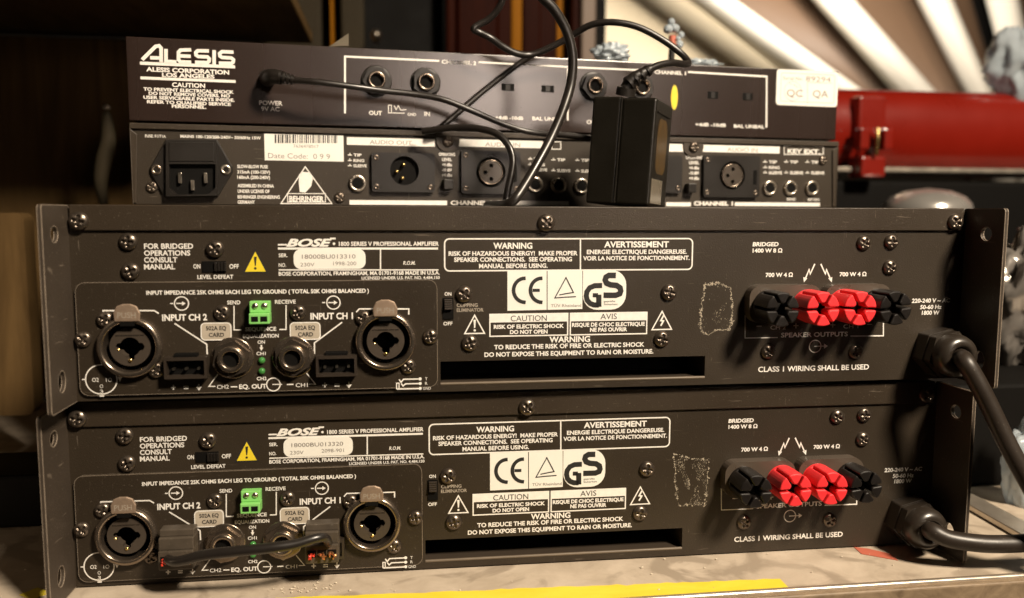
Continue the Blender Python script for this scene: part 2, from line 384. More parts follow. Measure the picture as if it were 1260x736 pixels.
def glue_patch(parent, F, quad, seed, fillk, dens=1.0):
    from mathutils import noise
    rnd = random.Random(seed); b = B(); P = [F(*q) for q in quad]; n = len(P)
    def chip(p, r, e=1.0):
        m_ = rnd.choice((4, 5, 6)); a0 = rnd.random()*6
        b.add([(p.x+r*rnd.uniform(.4, 1.6)*math.cos(a0+q*6.283/m_), -0.03-0.12*rnd.random(), p.y+e*r*rnd.uniform(.4, 1.6)*math.sin(a0+q*6.283/m_)) for q in range(m_)], [tuple(range(m_))])
    for i in range(n):
        a, c = Vector(P[i]), Vector(P[(i+1) % n]); k = int((c-a).length*16)
        for j in range(k):
            p = a.lerp(c, (j+rnd.random())/k)
            d = noise.noise(Vector((p.x*0.33, p.y*0.33, seed)))+0.5*noise.noise(Vector((p.x*1.1, p.y*1.1, seed)))
            w_ = max(0.0, 0.35+0.9*d)
            if rnd.random() > dens*(0.35+0.65*min(1, w_)): continue
            p = p+Vector((noise.noise(Vector((p.x*.5, p.y*.5, 3+seed))), noise.noise(Vector((p.x*.5, p.y*.5, 9+seed)))))*0.9
            chip(p+Vector((rnd.gauss(0, .10+.38*w_), rnd.gauss(0, .10+.38*w_))), 0.06+abs(rnd.gauss(0, 0.09+.12*w_)))
    c = sum((Vector(p) for p in P), Vector((0, 0)))/n
    for j in range(fillk):
        i = rnd.randrange(n); a = Vector(P[i]).lerp(Vector(P[(i+1) % n]), rnd.random()); p = a.lerp(c, rnd.random()**1.3)
        if noise.noise(Vector((p.x*.4, p.y*.15, seed+4.5))) < -0.05: continue
        chip(p, abs(rnd.gauss(0.03, 0.05))+0.03, 2.5)
    return tag(b.build('glue_residue', 'glue', parent), kind='stuff')

# ================================================================== the surface
def wood(name, c1, c2, scale, rough=0.5, bump=0.3, stretch=(1, 8, 1), stain=None, spec=0.4):
    m = bpy.data.materials.new(name); m.use_nodes = True; nt = m.node_tree; N = nt.nodes; L = nt.links; p = N['Principled BSDF']
    tc = N.new('ShaderNodeTexCoord'); mp = N.new('ShaderNodeMapping'); mp.inputs['Scale'].default_value = stretch
    L.new(tc.outputs['Object'], mp.inputs[0])
    n1 = N.new('ShaderNodeTexNoise'); n1.inputs['Scale'].default_value = scale; n1.inputs['Detail'].default_value = 8; n1.inputs['Roughness'].default_value = 0.65
    n1.inputs['Distortion'].default_value = 0.6
    L.new(mp.outputs[0], n1.inputs['Vector'])
    cr = N.new('ShaderNodeValToRGB'); cr.color_ramp.elements[0].position = 0.3; cr.color_ramp.elements[1].position = 0.7
    cr.color_ramp.elements[0].color = c1+(1,); cr.color_ramp.elements[1].color = c2+(1,)
    L.new(n1.outputs['Fac'], cr.inputs[0]); last = cr.outputs[0]
    if stain:
        n2 = N.new('ShaderNodeTexNoise'); n2.inputs['Scale'].default_value = stain[1]; n2.inputs['Detail'].default_value = 6; n2.inputs['Distortion'].default_value = 1.5
        L.new(tc.outputs['Object'], n2.inputs['Vector'])
        c2r = N.new('ShaderNodeValToRGB'); c2r.color_ramp.elements[0].position = 0.52; c2r.color_ramp.elements[1].position = 0.62
        L.new(n2.outputs['Fac'], c2r.inputs[0])
        mx = N.new('ShaderNodeMix'); mx.data_type = 'RGBA'; mx.inputs[7].default_value = stain[0]+(1,)
        L.new(c2r.outputs[0], mx.inputs[0]); L.new(last, mx.inputs[6]); last = mx.outputs[2]
    L.new(last, p.inputs['Base Color']); p.inputs['Roughness'].default_value = rough; p.inputs['Specular IOR Level'].default_value = spec
    bu = N.new('ShaderNodeBump'); bu.inputs['Strength'].default_value = bump; bu.inputs['Distance'].default_value = 0.0006
    L.new(n1.outputs['Fac'], bu.inputs['Height']); L.new(bu.outputs[0], p.inputs['Normal'])
    return m
M['table'] = wood('scuffed_stone_laminate', (0.43, 0.355, 0.27), (0.60, 0.51, 0.405), 45, 0.42, 0.35, (1, 1, 1), ((0.36, 0.295, 0.225), 26))
M['edgewood'] = wood('worn_edge_wood', (0.13, 0.09, 0.055), (0.30, 0.22, 0.14), 90, 0.5, 0.5, (1, 6, 1))
M['tape'] = wood('yellow_tape', (0.78, 0.60, 0.04), (0.88, 0.72, 0.07), 30, 0.38, 0.3, (1, 3, 1))
M['redtape'] = nmat('red_tape', (0.50, 0.13, 0.08), 0.45, var=0.3, vscale=60)
M['alu'] = nmat('scratched_aluminium', (0.62, 0.55, 0.46), 0.35, metal=0.8, var=0.25, vscale=90)
b = B(); b.box(-420, 420, -36, 420, -18, 0.0)
tb = tag(b.build('table_surface', 'table', None, 1.0), kind='structure')
b = B(); b.box(-420, 420, -46, -36.3, -19, 1.2); b.build('edge_strip', 'edgewood', tb, 1.2, 3)
b = B(); b.tube([(-420, -41.5, 1.6), (420, -41.5, 1.6)], 1.3, 10, 1); b.build('edge_bead', 'alu', tb)
# yellow tape, slightly ragged
rnd = random.Random(3); V = []; n = 60
for i in range(n+1):
    t = i/n; x = -128+t*(108+128); yb = -14.7+t*(-26.0+14.7)
    V.append((x, yb+rnd.gauss(0, .35), 0.25)); V.append((x+(rnd.gauss(0, .8) if i == n else 0), yb-19.0+0.0*t+rnd.gauss(0, .25), 0.25 if yb-19 > -36 else 0.25))
b = B(); b.add(V, [(2*i, 2*i+1, 2*i+3, 2*i+2) for i in range(n)])
tp = tag(b.build('adhesive_tape', 'tape'), 'strip of yellow adhesive tape stuck along the front of the table top', 'tape')
sm = tp.modifiers.new('solid', 'SOLIDIFY'); sm.thickness = 0.15*MM; sm.offset = -1
b = B(); b.add([(-244, 4, 0.3), (-236, -2, 0.3), (-231, 5, 0.3), (-239, 11, 0.3)], [(0, 1, 2, 3)])
o = tag(b.build('adhesive_tape', 'tape'), 'small scrap of yellow tape left of the lower amplifier', 'tape'); sm = o.modifiers.new('solid', 'SOLIDIFY'); sm.thickness = 0.15*MM; sm.offset = -1
b = B(); b.add([(163, -4, 0.3), (164, 5, 0.3), (170, 2, 0.3), (178, -6, 0.3), (177, -14, 0.3), (170, -9, 0.3)], [(0, 5, 4, 3, 2, 1)])
o = tag(b.build('adhesive_tape', 'redtape'), 'torn piece of red tape under the right end of the lower amplifier', 'tape'); sm = o.modifiers.new('solid', 'SOLIDIFY'); sm.thickness = 0.15*MM; sm.offset = -1

rnd = random.Random(21); b = B()
for i in range(170):
    x, y = rnd.uniform(-300, 300), rnd.uniform(-33, 40); r = abs(rnd.gauss(0.25, 0.3))+0.12
    if i % 4 == 0: x, y = rnd.gauss(-112, 9), rnd.gauss(-7, 3)
    h = r*rnd.uniform(.3, .8); a0 = rnd.random()*6
    P5 = [(x+r*rnd.uniform(.5, 1.5)*math.cos(a0+k*1.2566), y+r*rnd.uniform(.5, 1.5)*math.sin(a0+k*1.2566)) for k in range(5)]
    b.add([(p[0], p[1], 0.45) for p in P5]+[(x, y, 0.45+h)], [(k, (k+1) % 5, 5) for k in range(5)])
M['crumb'] = nmat('pale_crumbs', (0.62, 0.54, 0.42), 0.7, var=0.5, vscale=200)
tag(b.build('crumbs', 'crumb'), 'pale crumbs and paint flecks scattered on the table top', 'crumbs', kind='stuff')

# ================================================================== power amplifiers
W2 = 214.4
def make_amp():
    root = empty('power_amplifier', (0, 0, 89.5))
    F = FU
    # chassis shell (open cavity behind the slot)
    b = B(); b.box(-W2+1, W2-1, 45, 372, 0.6, 86.6); b.box(-W2+1, W2-1, 1.7, 45, 85.6, 86.6); b.box(-W2+1, W2-1, 1.7, 45, 0.6, 1.6)
    b.box(-W2+1, -W2+2, 1.7, 45, 1.6, 85.6); b.box(W2-2, W2-1, 1.7, 45, 1.6, 85.6)
    b.build('chassis', 'paint', root)
    # rear panel with the long slot
    sl = F(541.9, 445); sr = F(866.9, 466.3); sx0, sx1 = sl[0], sr[0]; sz1 = F(541.9, 445)[1]; sz0 = F(541.9, 473.1)[1]
    XS = [F(158, 428, -5.4), F(474.5, 420.5, -5.4)]; HO = [circ(x, z, 11.2, 36) for x, z in XS]
    b = B(); b.plate(HO+[[(-W2+0.6, 0.5), (W2-0.6, 0.5), (W2-0.6, 86), (-W2+0.6, 86)], [(sx0, sz0), (sx1, sz0), (sx1, sz1), (sx0, sz1)]], 0, 1.6)
    b.build('rear_panel', 'paint', root, 0.3)
    b = B(); b.box(sx0-1, sx0, 1.7, 26, sz0-1, sz1+1); b.box(sx1, sx1+1, 1.7, 26, sz0-1, sz1+1)
    b.box(sx0, sx1, 1.7, 26, sz0-1, sz0); b.box(sx0, sx1, 1.7, 26, sz1, sz1+1); b.build('slot_duct', 'slot', root)
    b = B(); b.box(sx0, sx1, 25, 26.5, sz0, sz1); b.build('slot_back', 'dark', root)
    b = B(); b.tube([(sx0, 0.5, sz0+0.1), (sx1, 0.5, sz0+0.1)], 0.75, 8, 1); b.build('slot_lip_lit', 'slotlip', root)  # added strip, coloured as the lit front edge of the slot floor
    # lid lip along the top
    xl = F(85, 262, -1.2)[0]; xr = F(1186, 262, -1.2)[0]; zl = F(600, 284, -1.2)[1]
    b = B(); b.box(xl, xr, -1.4, -0.05, zl, 87.6); b.box(xl, xr, -0.05, 372, 86.65, 87.6); b.build('lid', 'lip', root, 0.5, 3)
    for px, py in ((97, 272), (672, 274), (1175, 273)):
        x, z = F(px, py, -1.6); screw(root, x, -1.4, z, 1.05)
    # side ears that stand out behind the panel, each with two holes
    for sgn in (-1, 1):
        V, Fc = fill_mesh([rr(-27.5, 0.4, 1.6, 87.4, 1.6, 3), [(y*1.15-15.5, z+75) for y, z in circ(0, 0, 3.4, 18)], [(y*1.15-15.5, z*1.35+12.5) for y, z in circ(0, 0, 3.4, 18)]], 1.8)
        b = B(); b.add([(sgn*W2+c, y, z) for y, z, c in V], [tuple(reversed(f)) for f in Fc]); b.build('rack_ear', 'ear', root, 0.35, 2)
    # input plate
    p = [F(88.5, 347.8, -1.5), F(538, 347.8, -1.5), F(538, 487, -1.5), F(90.5, 488, -1.5)]
    x0, x1, z1, z0 = p[0][0]+1, p[1][0], p[0][1], p[3][1]
    z0 = max(z0, 1.0)
    b = B(); b.plate(HO+[rr(x0, z0, x1, z1, 4.2, 6)], -1.5, -0.02); b.build('input_plate', 'plate', root, 0.5, 3)
    YP = -1.5
    # screws on the panel
    for px, py in ((157.2, 297.5), (160, 334), (264.3, 306.6), (571.3, 362.2), (578.4, 422.5), (823.8, 360), (815, 417.5), (1063.9, 299), (1097.8, 297.6), (1096, 329), (946, 433), (1054, 433)):
        x, z = F(px, py, -1.2); screw(root, x, 0, z, 0.95 if px > 900 else 1.0)
    for px, py in ((101.7, 418), (128.5, 393.5), (191.5, 456), (272.8, 385), (366.5, 385), (446.9, 391.7), (502.5, 451.3), (529.7, 414.6)):
        x, z = F(px, py, -2.7); screw(root, x, YP, z, 0.9)
    # sockets
    for px, py in ((158, 428), (474.5, 420.5)):
        x, z = F(px, py, -5.4); socket_combo(root, x, z, YP)
    for px, py, r in ((284.5, 442), (360, 440.5)) and ((284.5, 442, .35), (360, 440.5, .55)):
        x, z = F(px, py, -5); jack(root, x, z, YP, 8.6, 5.9, 3.7, True, 'ring', r, 3.6, 5.4)
    for px, py in ((228.3, 453), (414, 450.5)):
        x, z = F(px, py, -6); header(root, x, z, YP)
    # green terminal block
    x0, z0 = F(306.5, 399, -8); x1, z1 = F(331, 371.5, -8)
    b = B(); zm = z0+(z1-z0)*0.48
    b.prism([(x0, z0), (x1, z0), (x1, zm), (x0, zm)], -8.5, YP); b.prism([(x0, zm+0.05), (x1, zm+0.05), (x1, z1), (x0, z1)], -6.0, YP)
    t = b.build('terminal_block', 'green', root, 0.35)
    for i in (0, 1):
        xc = x0+(x1-x0)*(0.28+0.45*i)
        b = B(); b.box(xc-1.5, xc+1.5, -8.62, -8.3, z0+1.1, zm-1.3); b.build('wire_hole', 'dark', t)
        b = B(); b.lathe([(1.4, -6.0), (1.3, -6.4), (0.1, -6.5)], xc, z1-2.0, 14); b.build('clamp_screw', 'nickel', t)
    for py in (443.7, 456.9):
        x, z = F(322, py, -2.2); b = B(); b.lathe([(1.5, YP), (1.5, -2.3), (1.1, -2.9), (0.4, -3.2)], x, z, 16); b.build('indicator_led', 'led', root)
    # equalizer card blanking labels
    for (xa, ya, xb, yb) in ((246.5, 397.3, 285.3, 418.6), (356.3, 396.7, 394.8, 418)):
        x0, z1 = F(xa, ya, -1.9); x1, z0 = F(xb, yb, -1.9)
        b = B(); b.plate([rr(x0, z0, x1, z1, 1.9, 5)], -1.95, YP); c = b.build('card_label', 'cardlabel', root, 0.2)
        q = Pr(F, -2.02); q.strip(rr(x0+0.25, z0+0.25, x1-0.25, z1-0.25, 1.7, 5), 0.45, -2.02, True); q.build('label_border', 'print', c)
        q = Pr(F, -2.05); q.t('502A EQ', xa+7, ya+9.2, xb-7, 5.2, 0.01); q.t('CARD', xa+10.5, ya+17.4, xb-9.5, 5.2, 0.01); q.build('label_lettering', 'ink', c)
    # slide switch and rocker
    x0, z1 = F(248.5, 321.5); x1, z0 = F(278.5, 335)
    b = B(); b.box(x0, x1, -0.35, -0.02, z0, z1); s = b.build('slide_switch', 'dark', root)
    b = B(); xm = x0+(x1-x0)*0.52
    for i in range(4): b.box(xm+i*1.35, xm+i*1.35+1.1, -1.3, -0.3, z0+0.5, z1-0.5)
    b.build('switch_knob', 'plastic', s, 0.15)
    x0, z1 = F(545, 366.5); x1, z0 = F(558, 392.5)
    b = B(); b.plate([[(x0, z0), (x1, z0), (x1, z1), (x0, z1)]], -0.5, -0.02); s = b.build('rocker_switch', 'dark', root)
    zm = z0+(z1-z0)*0.42; b = B()
    for i in range(5): b.box(x0+0.6, x1-0.6, -2.2+0.2*i, -0.4, zm+0.4+i*(z1-zm-0.8)/5, zm+0.2+(i+1)*(z1-zm-0.8)/5)
    b.build('switch_knob', 'housing', s, 0.15)
    # binding posts on their housings
    yz = F(990, 376, -6)[1]
    xs = [F(px, 371, 0)[0] for px in (938.5, 986, 1029.5, 1071)]
    for i in (0, 2):
        b = B(); b.plate([rr(xs[i]-9.6, yz-8.4, xs[i+1]+7.2, yz+10.2, 6.0, 6)], -6.4, -0.02); b.build('post_housing', 'posthouse', root, 1.2, 4)
    for i, (mt, ro) in enumerate((('blk', 0.0), ('red', 0.05), ('red', -0.04), ('blk', 0.12))):
        binding_post(root, xs[i], yz, mt, ro+math.pi/6)
    # cable gland
    gx, gz = F(1149, 431, 0)
    b = B(); b.plate([[(12.8*math.cos(0.25+i*math.pi/3), 12.8*math.sin(0.25+i*math.pi/3)) for i in range(6)]], -8.5, -0.02)
    g = b.build('cable_gland', 'gland', root, 0.8, 3); g.location = Vector((gx, 0, gz))*MM
    b = B(); b.plate([[(12.2*math.cos(0.25+i*math.pi/3), 12.2*math.sin(0.25+i*math.pi/3)) for i in range(6)]], -13.8, -9.0); b.build('lock_nut', 'gland', g, 0.8, 3)
    b = B(); b.lathe([(10.6, -13.2), (10.6, -17), (9.9, -19.5), (8.2, -21.2), (6.2, -21.8), (5.0, -21.0), (4.6, -18), (0.1, -17.5)], 0, 0, 36); b.build('dome_cap', 'gland', g)
    # ---------------- printing on the bare panel
    Y = -0.12; w1 = 0.55
    q = Pr(F, Y)
    for s_, xr_, ba in (('FOR BRIDGED', 237.8, 306.1), ('OPERATIONS', 234.2, 314.6), ('CONSULT', 218.3, 323), ('MANUAL', 215.5, 331.5)): q.t(s_, 177.3, ba, xr_, 6.6, 0.016)
    q.build('bridge_notice', 'print', root)
    q = Pr(F, Y); q.t('ON', 238, 330.5, 246.6, 5.6); q.t('OFF', 282.3, 330.5, 294, 5.6); q.t('LEVEL DEFEAT', 243, 343.3, 287.2, 5.0); q.build('switch_lettering', 'print', root)
    q = Pr(F, Y); q.area([(298.5, 336.3), (329.8, 336), (314, 305.5)]); a = q.build('warning_triangle', 'ink', root)
    q = Pr(F, Y-0.1); q.area([(301.5, 334.4), (327, 334.2), (314.1, 309.8)]); q.build('triangle_face', 'yellow', a)
    q = Pr(F, Y-0.2); q.area([(312.4, 316), (316, 316), (314.9, 327), (313.6, 327)]); q.dot(314.2, 330.3, 0.55); q.build('exclamation_mark', 'ink', a)
    # maker's plate
    q = Pr(F, Y); q.t('BOSE', 352, 303.2, 409, 9.8, 0.035, 0.35)
    q.line([(342, 301.2), (353, 301.2)], 0.7); q.line([(342, 305.9), (539, 305.9)], 0.95); q.line([(406, 293.6), (413, 293.6)], 0.8)
    q.dot(411, 300, 0.6); q.build('maker_name', 'print', root)
    q = Pr(F, Y); q.t('1800 SERIES V PROFESSIONAL AMPLIFIER', 417, 302.6, 540, 5.3, 0.02); q.t('SER.', 343, 316.4, 353.8, 4.6); q.t('NO.', 343, 328.4, 352, 4.6)
    q.line([(468.2, 307), (468.2, 331)], 0.6); q.line([(343, 332.2), (539.6, 332.2)], 0.55); q.t('R.O.M.', 496, 325.8, 511, 4.6, 0.012, 0.2)
    q.t('BOSE CORPORATION, FRAMINGHAM, MA 01701-9168 MADE IN U.S.A.', 343, 339.2, 541, 4.9, 0.02); q.t('LICENSED UNDER U.S. PAT. NO. 4,484,150', 445, 344.0, 541, 3.7, 0.012)
    q.build('maker_lettering', 'print', root)
    # warning panel
    q = Pr(F, Y); P4 = [F(547, 294), F(852.3, 292.8)]; zb = F(547, 333.5)[1]
    q.strip(rr(P4[0][0], zb, P4[1][0], P4[0][1], 2.2, 5), 0.65, Y, True); q.line([(714.2, 294), (714.2, 331.6)], 0.65)
    for a in (('WARNING', 607, 306, 655, 7.6), ('RISK OF HAZARDOUS ENERGY!  MAKE PROPER', 552, 314.7, 710.6, 5.6), ('SPEAKER CONNECTIONS.  SEE OPERATING', 558.8, 322.2, 703.8, 5.6), ('MANUAL BEFORE USING.', 589.4, 330, 673.8, 5.6),
              ('AVERTISSEMENT', 743.4, 304.4, 823, 7.6), ('ENERGIE ELECTRIQUE DANGEREUSE.', 722, 312.6, 845, 5.4), ('VOIR LA NOTICE DE FONCTIONNEMENT.', 717.5, 320.4, 848.5, 5.4)): q.t(*a, 0.022)
    q.build('warning_panel', 'print', root)
    # approval marks: three light fields
    def field(pxs):
        bb = B(); bb.poly([F(*k) for k in pxs], -0.10); return bb.build('approval_mark', 'label', root)
    ce = field([(624.3, 382.4), (672.6, 381.3), (672.6, 333.3), (624.3, 333.8)])
    tu = field([(673.7, 381.3), (716.5, 380.2), (716.5, 332.6), (673.7, 333.2)])
    pts = rr(F(716.8, 380)[0], F(716.8, 381.5)[1], F(770, 378)[0], F(716.8, 332.6)[1], 7.2, 6); k = 7
    pts = [q_ for i, q_ in enumerate(pts)]
    for i in range(7, 14): pts[i] = (pts[0][0]*0+F(716.8, 380)[0], F(716.8, 332.6)[1]) if i == 7 else (F(716.8, 380)[0], F(716.8, 333)[1]-0.02*i)
    bb = B(); bb.poly(pts, -0.10); gs = bb.build('approval_mark', 'label', root)
    Z = (600, 325); kz = 5.89
    q = Pr(F, -0.2)
    for cx in (276, 398): q.line([(cx, 103)]+[(cx-5-83*math.cos(math.radians(t)), 190-87*math.sin(math.radians(t))) for t in range(80, -81, -10)]+[(cx, 278)], 1.75, False, Z, kz)
    q.line([(326, 190), (378, 190)], 1.5, False, Z, kz); q.build('mark_lettering', 'ink', ce)
    q = Pr(F, -0.2); q.line([(640, 236), (560, 240), (487, 246), (568, 98), (622, 206), (570, 214), (520, 224)], 0.55, False, Z, kz); q.build('mark_triangle', 'ink', tu)
    q = Pr(F, -0.2); q.t('TÜV Rheinland', 677.8, 378, 715, 3.6, 0.0); q.build('mark_lettering', 'greyink', tu)
    q = Pr(F, -0.2); q.line([(930, 82), (880, 82), (858, 95), (852, 115), (862, 138), (890, 150), (935, 155), (960, 172), (965, 195), (958, 215), (930, 226), (840, 226)], 2.7, False, Z, kz)
    q.line([(830, 155), (775, 157), (740, 172), (720, 200), (715, 230), (722, 262), (742, 285), (770, 296), (806, 297)], 2.5, False, Z, kz); q.line([(806, 310), (806, 222)], 2.6, False, Z, kz); q.line([(800, 226), (762, 226)], 2.0, False, Z, kz)
    q.build('mark_lettering', 'ink', gs)
    q = Pr(F, -0.2); q.t('geprüfte', 743, 371.8, 757, 2.2, 0.0); q.t('Sicherheit', 743, 375.6, 760, 2.2, 0.0); q.build('mark_small_lettering', 'ink', gs)
    # caution boxes
    q = Pr(F, Y); za, zh, zc = F(602, 386.2)[1], F(602, 397)[1], F(602, 413.9)[1]; xa, xm, xb = F(602, 390)[0], F(700.2, 390)[0], F(796.6, 390)[0]
    for l, r in ((xa, xm-0.35), (xm+0.35, xb)):
        q.poly([(l, zh), (r, zh), (r, za), (l, za)], Y); q.strip([(l+0.3, zh), (l+0.3, zc), (r-0.3, zc), (r-0.3, zh)], 0.6, Y)
    for a in (('RISK OF ELECTRIC SHOCK', 607.5, 404.6, 694, 5.0), ('DO NOT OPEN', 627.5, 411.0, 673.8, 5.0), ('RISQUE DE CHOC ELECTRIQUE', 703.8, 402.2, 793.4, 5.0), ('NE PAS OUVRIR', 726, 408.2, 771.6, 5.0)): q.t(*a, 0.03)
    cb = q.build('caution_box', 'print', root)
    q = Pr(F, Y-0.1); q.t('CAUTION', 628.4, 395.4, 672.8, 7.0, 0.0); q.build('caution_heading', 'ink', cb); q = Pr(F, Y-0.1); q.t('AVIS', 738.8, 393, 759, 7.0, 0.0); q.build('caution_heading', 'ink', cb)
    q = Pr(F, Y); q.line([(584, 388), (571.8, 410.6), (596.2, 410.2)], 0.6, True); q.area([(582.6, 393.5), (585.6, 393.5), (584.8, 403.5), (583.4, 403.5)]); q.dot(584.1, 406.6, 0.55); q.build('hazard_triangle', 'print', root)
    q = Pr(F, Y); q.line([(814.7, 383.2), (802.2, 405.8), (826.3, 405.2)], 0.6, True); q.line([(817, 387.5), (813.2, 394.5), (816.3, 395), (813, 401)], 0.8); q.build('hazard_triangle', 'print', root)
    q = Pr(F, Y); q.t('WARNING', 676, 421.4, 726, 7.4, 0.02); q.t('TO REDUCE THE RISK OF FIRE OR ELECTRIC SHOCK', 608, 430, 792.8, 5.7, 0.022); q.t('DO NOT EXPOSE THIS EQUIPMENT TO RAIN OR MOISTURE.', 596, 439.2, 803.8, 5.7, 0.022)
    q.build('shock_warning', 'print', root)
    q = Pr(F, Y); q.t('ON', 547, 363.9, 555.4, 4.4); q.t('OFF', 545.6, 400.4, 556.8, 4.4); q.build('switch_lettering', 'print', root)
    q = Pr(F, Y); q.t('CLIPPING', 562, 377.8, 588, 4.4, 0.015); q.t('ELIMINATOR', 562, 383.8, 595, 4.4, 0.015); q.build('switch_lettering', 'faint', root)
    # output side
    q = Pr(F, Y); q.t('BRIDGED', 926, 303, 958, 5.2, 0.025, 0.1); q.t('1400 W 8 Ω', 926, 310.8, 962.5, 5.2, 0.025); q.t('700 W 4 Ω', 942, 340.8, 975.5, 5.2, 0.025); q.t('700 W 4 Ω', 1033, 340, 1066, 5.2, 0.025)
    for x0_, d in ((1002.6, -1), (1010.0, 1)):
        q.line([(x0_, 324.8), (x0_+d*5.6, 337.2), (x0_+d*7.0, 331.8), (x0_+d*11.6, 343)], 0.75); q.area([(x0_+d*9.2, 342.6), (x0_+d*14.2, 341.0), (x0_+d*13.4, 347.6)])
    q.build('power_rating', 'print', root)
    q = Pr(F, Y); q.t('SPEAKER OUTPUTS', 961, 415.2, 1043, 5.8, 0.012); q.line([(916.8, 388), (916.8, 416), (957, 415.4)], 0.45); q.line([(1046.6, 413.6), (1087, 413.2), (1087, 394.6)], 0.6)
    q.t('CH 2', 948, 405.6, 966.7, 5, 0.0); q.t('CH 1', 1037.7, 404.2, 1056, 5, 0.0)
    for px, py in ((979.4, 400.8), (1024.7, 399.8)): q.line([(px-3.2, py), (px+3.2, py)], 0.4); q.line([(px, py-3.2), (px, py-0.6)], 0.4); q.line([(px, py+0.6), (px, py+3.2)], 0.4)
    for px, py in ((934, 401.5), (1070, 399.2)): q.line([(px-3.2, py), (px+3.2, py)], 0.45)
    q.ring(1003, 426.2, 3.1, 0.45); q.line([(1002, 426.2), (1015, 425.9)], 0.4); q.area([(1014, 429), (1018.5, 425.9), (1014, 422.8)]); q.build('output_lettering', 'print', root)
    q = Pr(F, Y); q.t('CLASS 1 WIRING SHALL BE USED', 932.8, 457.8, 1069, 6.6, 0.014); q.build('wiring_notice', 'print', root)
    q = Pr(F, Y); q.t('220-240 V ~ AC', 1121.8, 372.6, 1169, 5.2, 0.022, 0.08); q.t('50-60 Hz', 1132, 380.4, 1158.6, 5.2, 0.022, 0.08); q.t('1800 W', 1134, 387.4, 1156, 5.2, 0.022, 0.08); q.build('mains_rating', 'print', root)
    # ---------------- printing on the input plate
    YI = YP-0.12
    q = Pr(F, YI); q.t('INPUT IMPEDANCE 25K OHMS EACH LEG TO GROUND ( TOTAL 50K OHMS BALANCED )', 180, 362.8, 454, 5.2, 0.024); q.build('impedance_text', 'print', root)
    q = Pr(F, YI)
    for px, py in ((223.4, 373.5), (410.3, 372.4)): q.ring(px, py, 3.0, 0.5); q.line([(px-14, py), (px-10.2, py)], 0.5); q.line([(px-6.4, py), (px+1, py)], 0.5); q.area([(px+0.5, py+2.6), (px+5, py), (px+0.5, py-2.6)])
    q.t('INPUT CH 2', 199.6, 394.8, 255, 8.2, 0.024); q.t('INPUT CH 1', 382, 393.1, 434.4, 8.2, 0.024)
    q.line([(127, 387), (127, 382.3), (189.7, 382.3), (195.4, 385.8)], 0.6); q.line([(438.4, 384.2), (442, 380.2), (503, 380.2), (503, 387.2)], 0.6)
    q.line([(214.8, 398), (254.4, 423.7), (255, 436)], 0.6); q.line([(421, 396.6), (386.9, 422), (386.9, 435.6)], 0.6)
    q.t('SEND', 279.5, 374.6, 295.7, 4.8, 0.01); q.line([(288, 376.5), (288, 406), (297.5, 406)], 0.5); q.t('RECEIVE', 338.4, 373.8, 364, 4.8, 0.01); q.line([(352, 375.5), (352, 405.5), (343.8, 405.5)], 0.5)
    q.t('SEQUENCE', 301.8, 407.5, 340, 4.8, 0.015); q.t('EQUALIZATION', 299, 416, 343, 4.6, 0.015); q.t('ON', 317, 423, 326, 4.2, 0.01); q.t('CH1', 315.6, 437.2, 327, 4.2, 0.01); q.t('CH2', 316, 468, 328, 4.2, 0.01)
    q.line([(321.6, 424.5), (321.6, 428)], 0.7); q.area([(319.2, 427.6), (321.6, 431.8), (324, 427.6)])
    q.build('input_lettering', 'print', root)
    q = Pr(F, YI)
    for px, py, k_ in ((213.4, 476.7, 0), (229, 476.7, 1), (244.8, 476.7, 2), (399.7, 473.8, 0), (414.7, 473.8, 1), (429.4, 473.8, 2)):
        if k_ == 0: q.line([(px-3, py), (px+3, py)], 0.6); q.line([(px, py-3), (px, py-0.8)], 0.6); q.line([(px, py+0.8), (px, py+3)], 0.6)
        elif k_ == 1: q.line([(px-3, py-1.2), (px+3, py-1.2)], 0.5); q.line([(px-3, py+1.4), (px+3, py+1.4)], 0.5)
        else: q.line([(px, py-4), (px, py-0.8)], 0.55); q.area([(px-3.4, py-0.5), (px, py+4), (px+3.4, py-0.5)])
    q.build('polarity_symbols', 'print', root); q = Pr(F, YI)
    q.ring(124.7, 467, 6.6, 0.5); q.t('O2', 113.5, 470, 121.5, 5.0, 0.0); q.t('1O', 130.5, 470, 138, 5.0, 0.0); q.t('O', 123, 477.6, 127, 4.4, 0.0); q.t('3', 123, 483.6, 127, 4.0, 0.0)
    q.line([(101, 467), (105.5, 467)], 0.5); q.area([(145, 464), (147.6, 470), (150.4, 464)]); q.line([(122.6, 487.3), (128.2, 487.3)], 0.6)
    q.build('pin_diagram', 'print', root); q = Pr(F, YI)
    q.t('CH2', 267, 478.6, 281.6, 4.8, 0.0); q.t('EQ. OUT', 294.3, 478.6, 328, 5.6, 0.02); q.t('CH1', 364, 476.4, 378.6, 4.8, 0.0)
    q.line([(268, 460.5), (257, 475.5), (265, 475.5)], 0.45); q.line([(376.5, 458.4), (388, 472.6), (380.5, 472.8)], 0.45); q.line([(284, 476), (292, 476)], 0.5)
    q.ring(336.4, 473.2, 3.0, 0.5); q.line([(335, 473.2), (347, 473)], 0.4); q.line([(353, 473.2), (361, 473)], 0.5)
    q.build('equalizer_output_lettering', 'print', root); q = Pr(F, YI)
    q.line([(488, 479), (488, 471.5), (491, 471.5), (491, 478.4)], 0.45); q.line([(488.5, 478.8), (515, 478.2)], 0.6); q.line([(491, 467), (493.5, 470.5), (496.5, 466.8), (515, 466.4)], 0.6); q.line([(493.6, 472), (496, 475), (499, 472.4), (515, 472)], 0.6)
    for py in (466.3, 472, 478): q.dot(517, py, 0.75)
    q.t('T', 523, 468, 526, 3.6, 0.0); q.t('R', 523, 473.6, 526, 3.6, 0.0); q.t('GND', 520.5, 479.8, 530, 3.4, 0.0)
    q.build('jack_diagram', 'print', root)
    return root
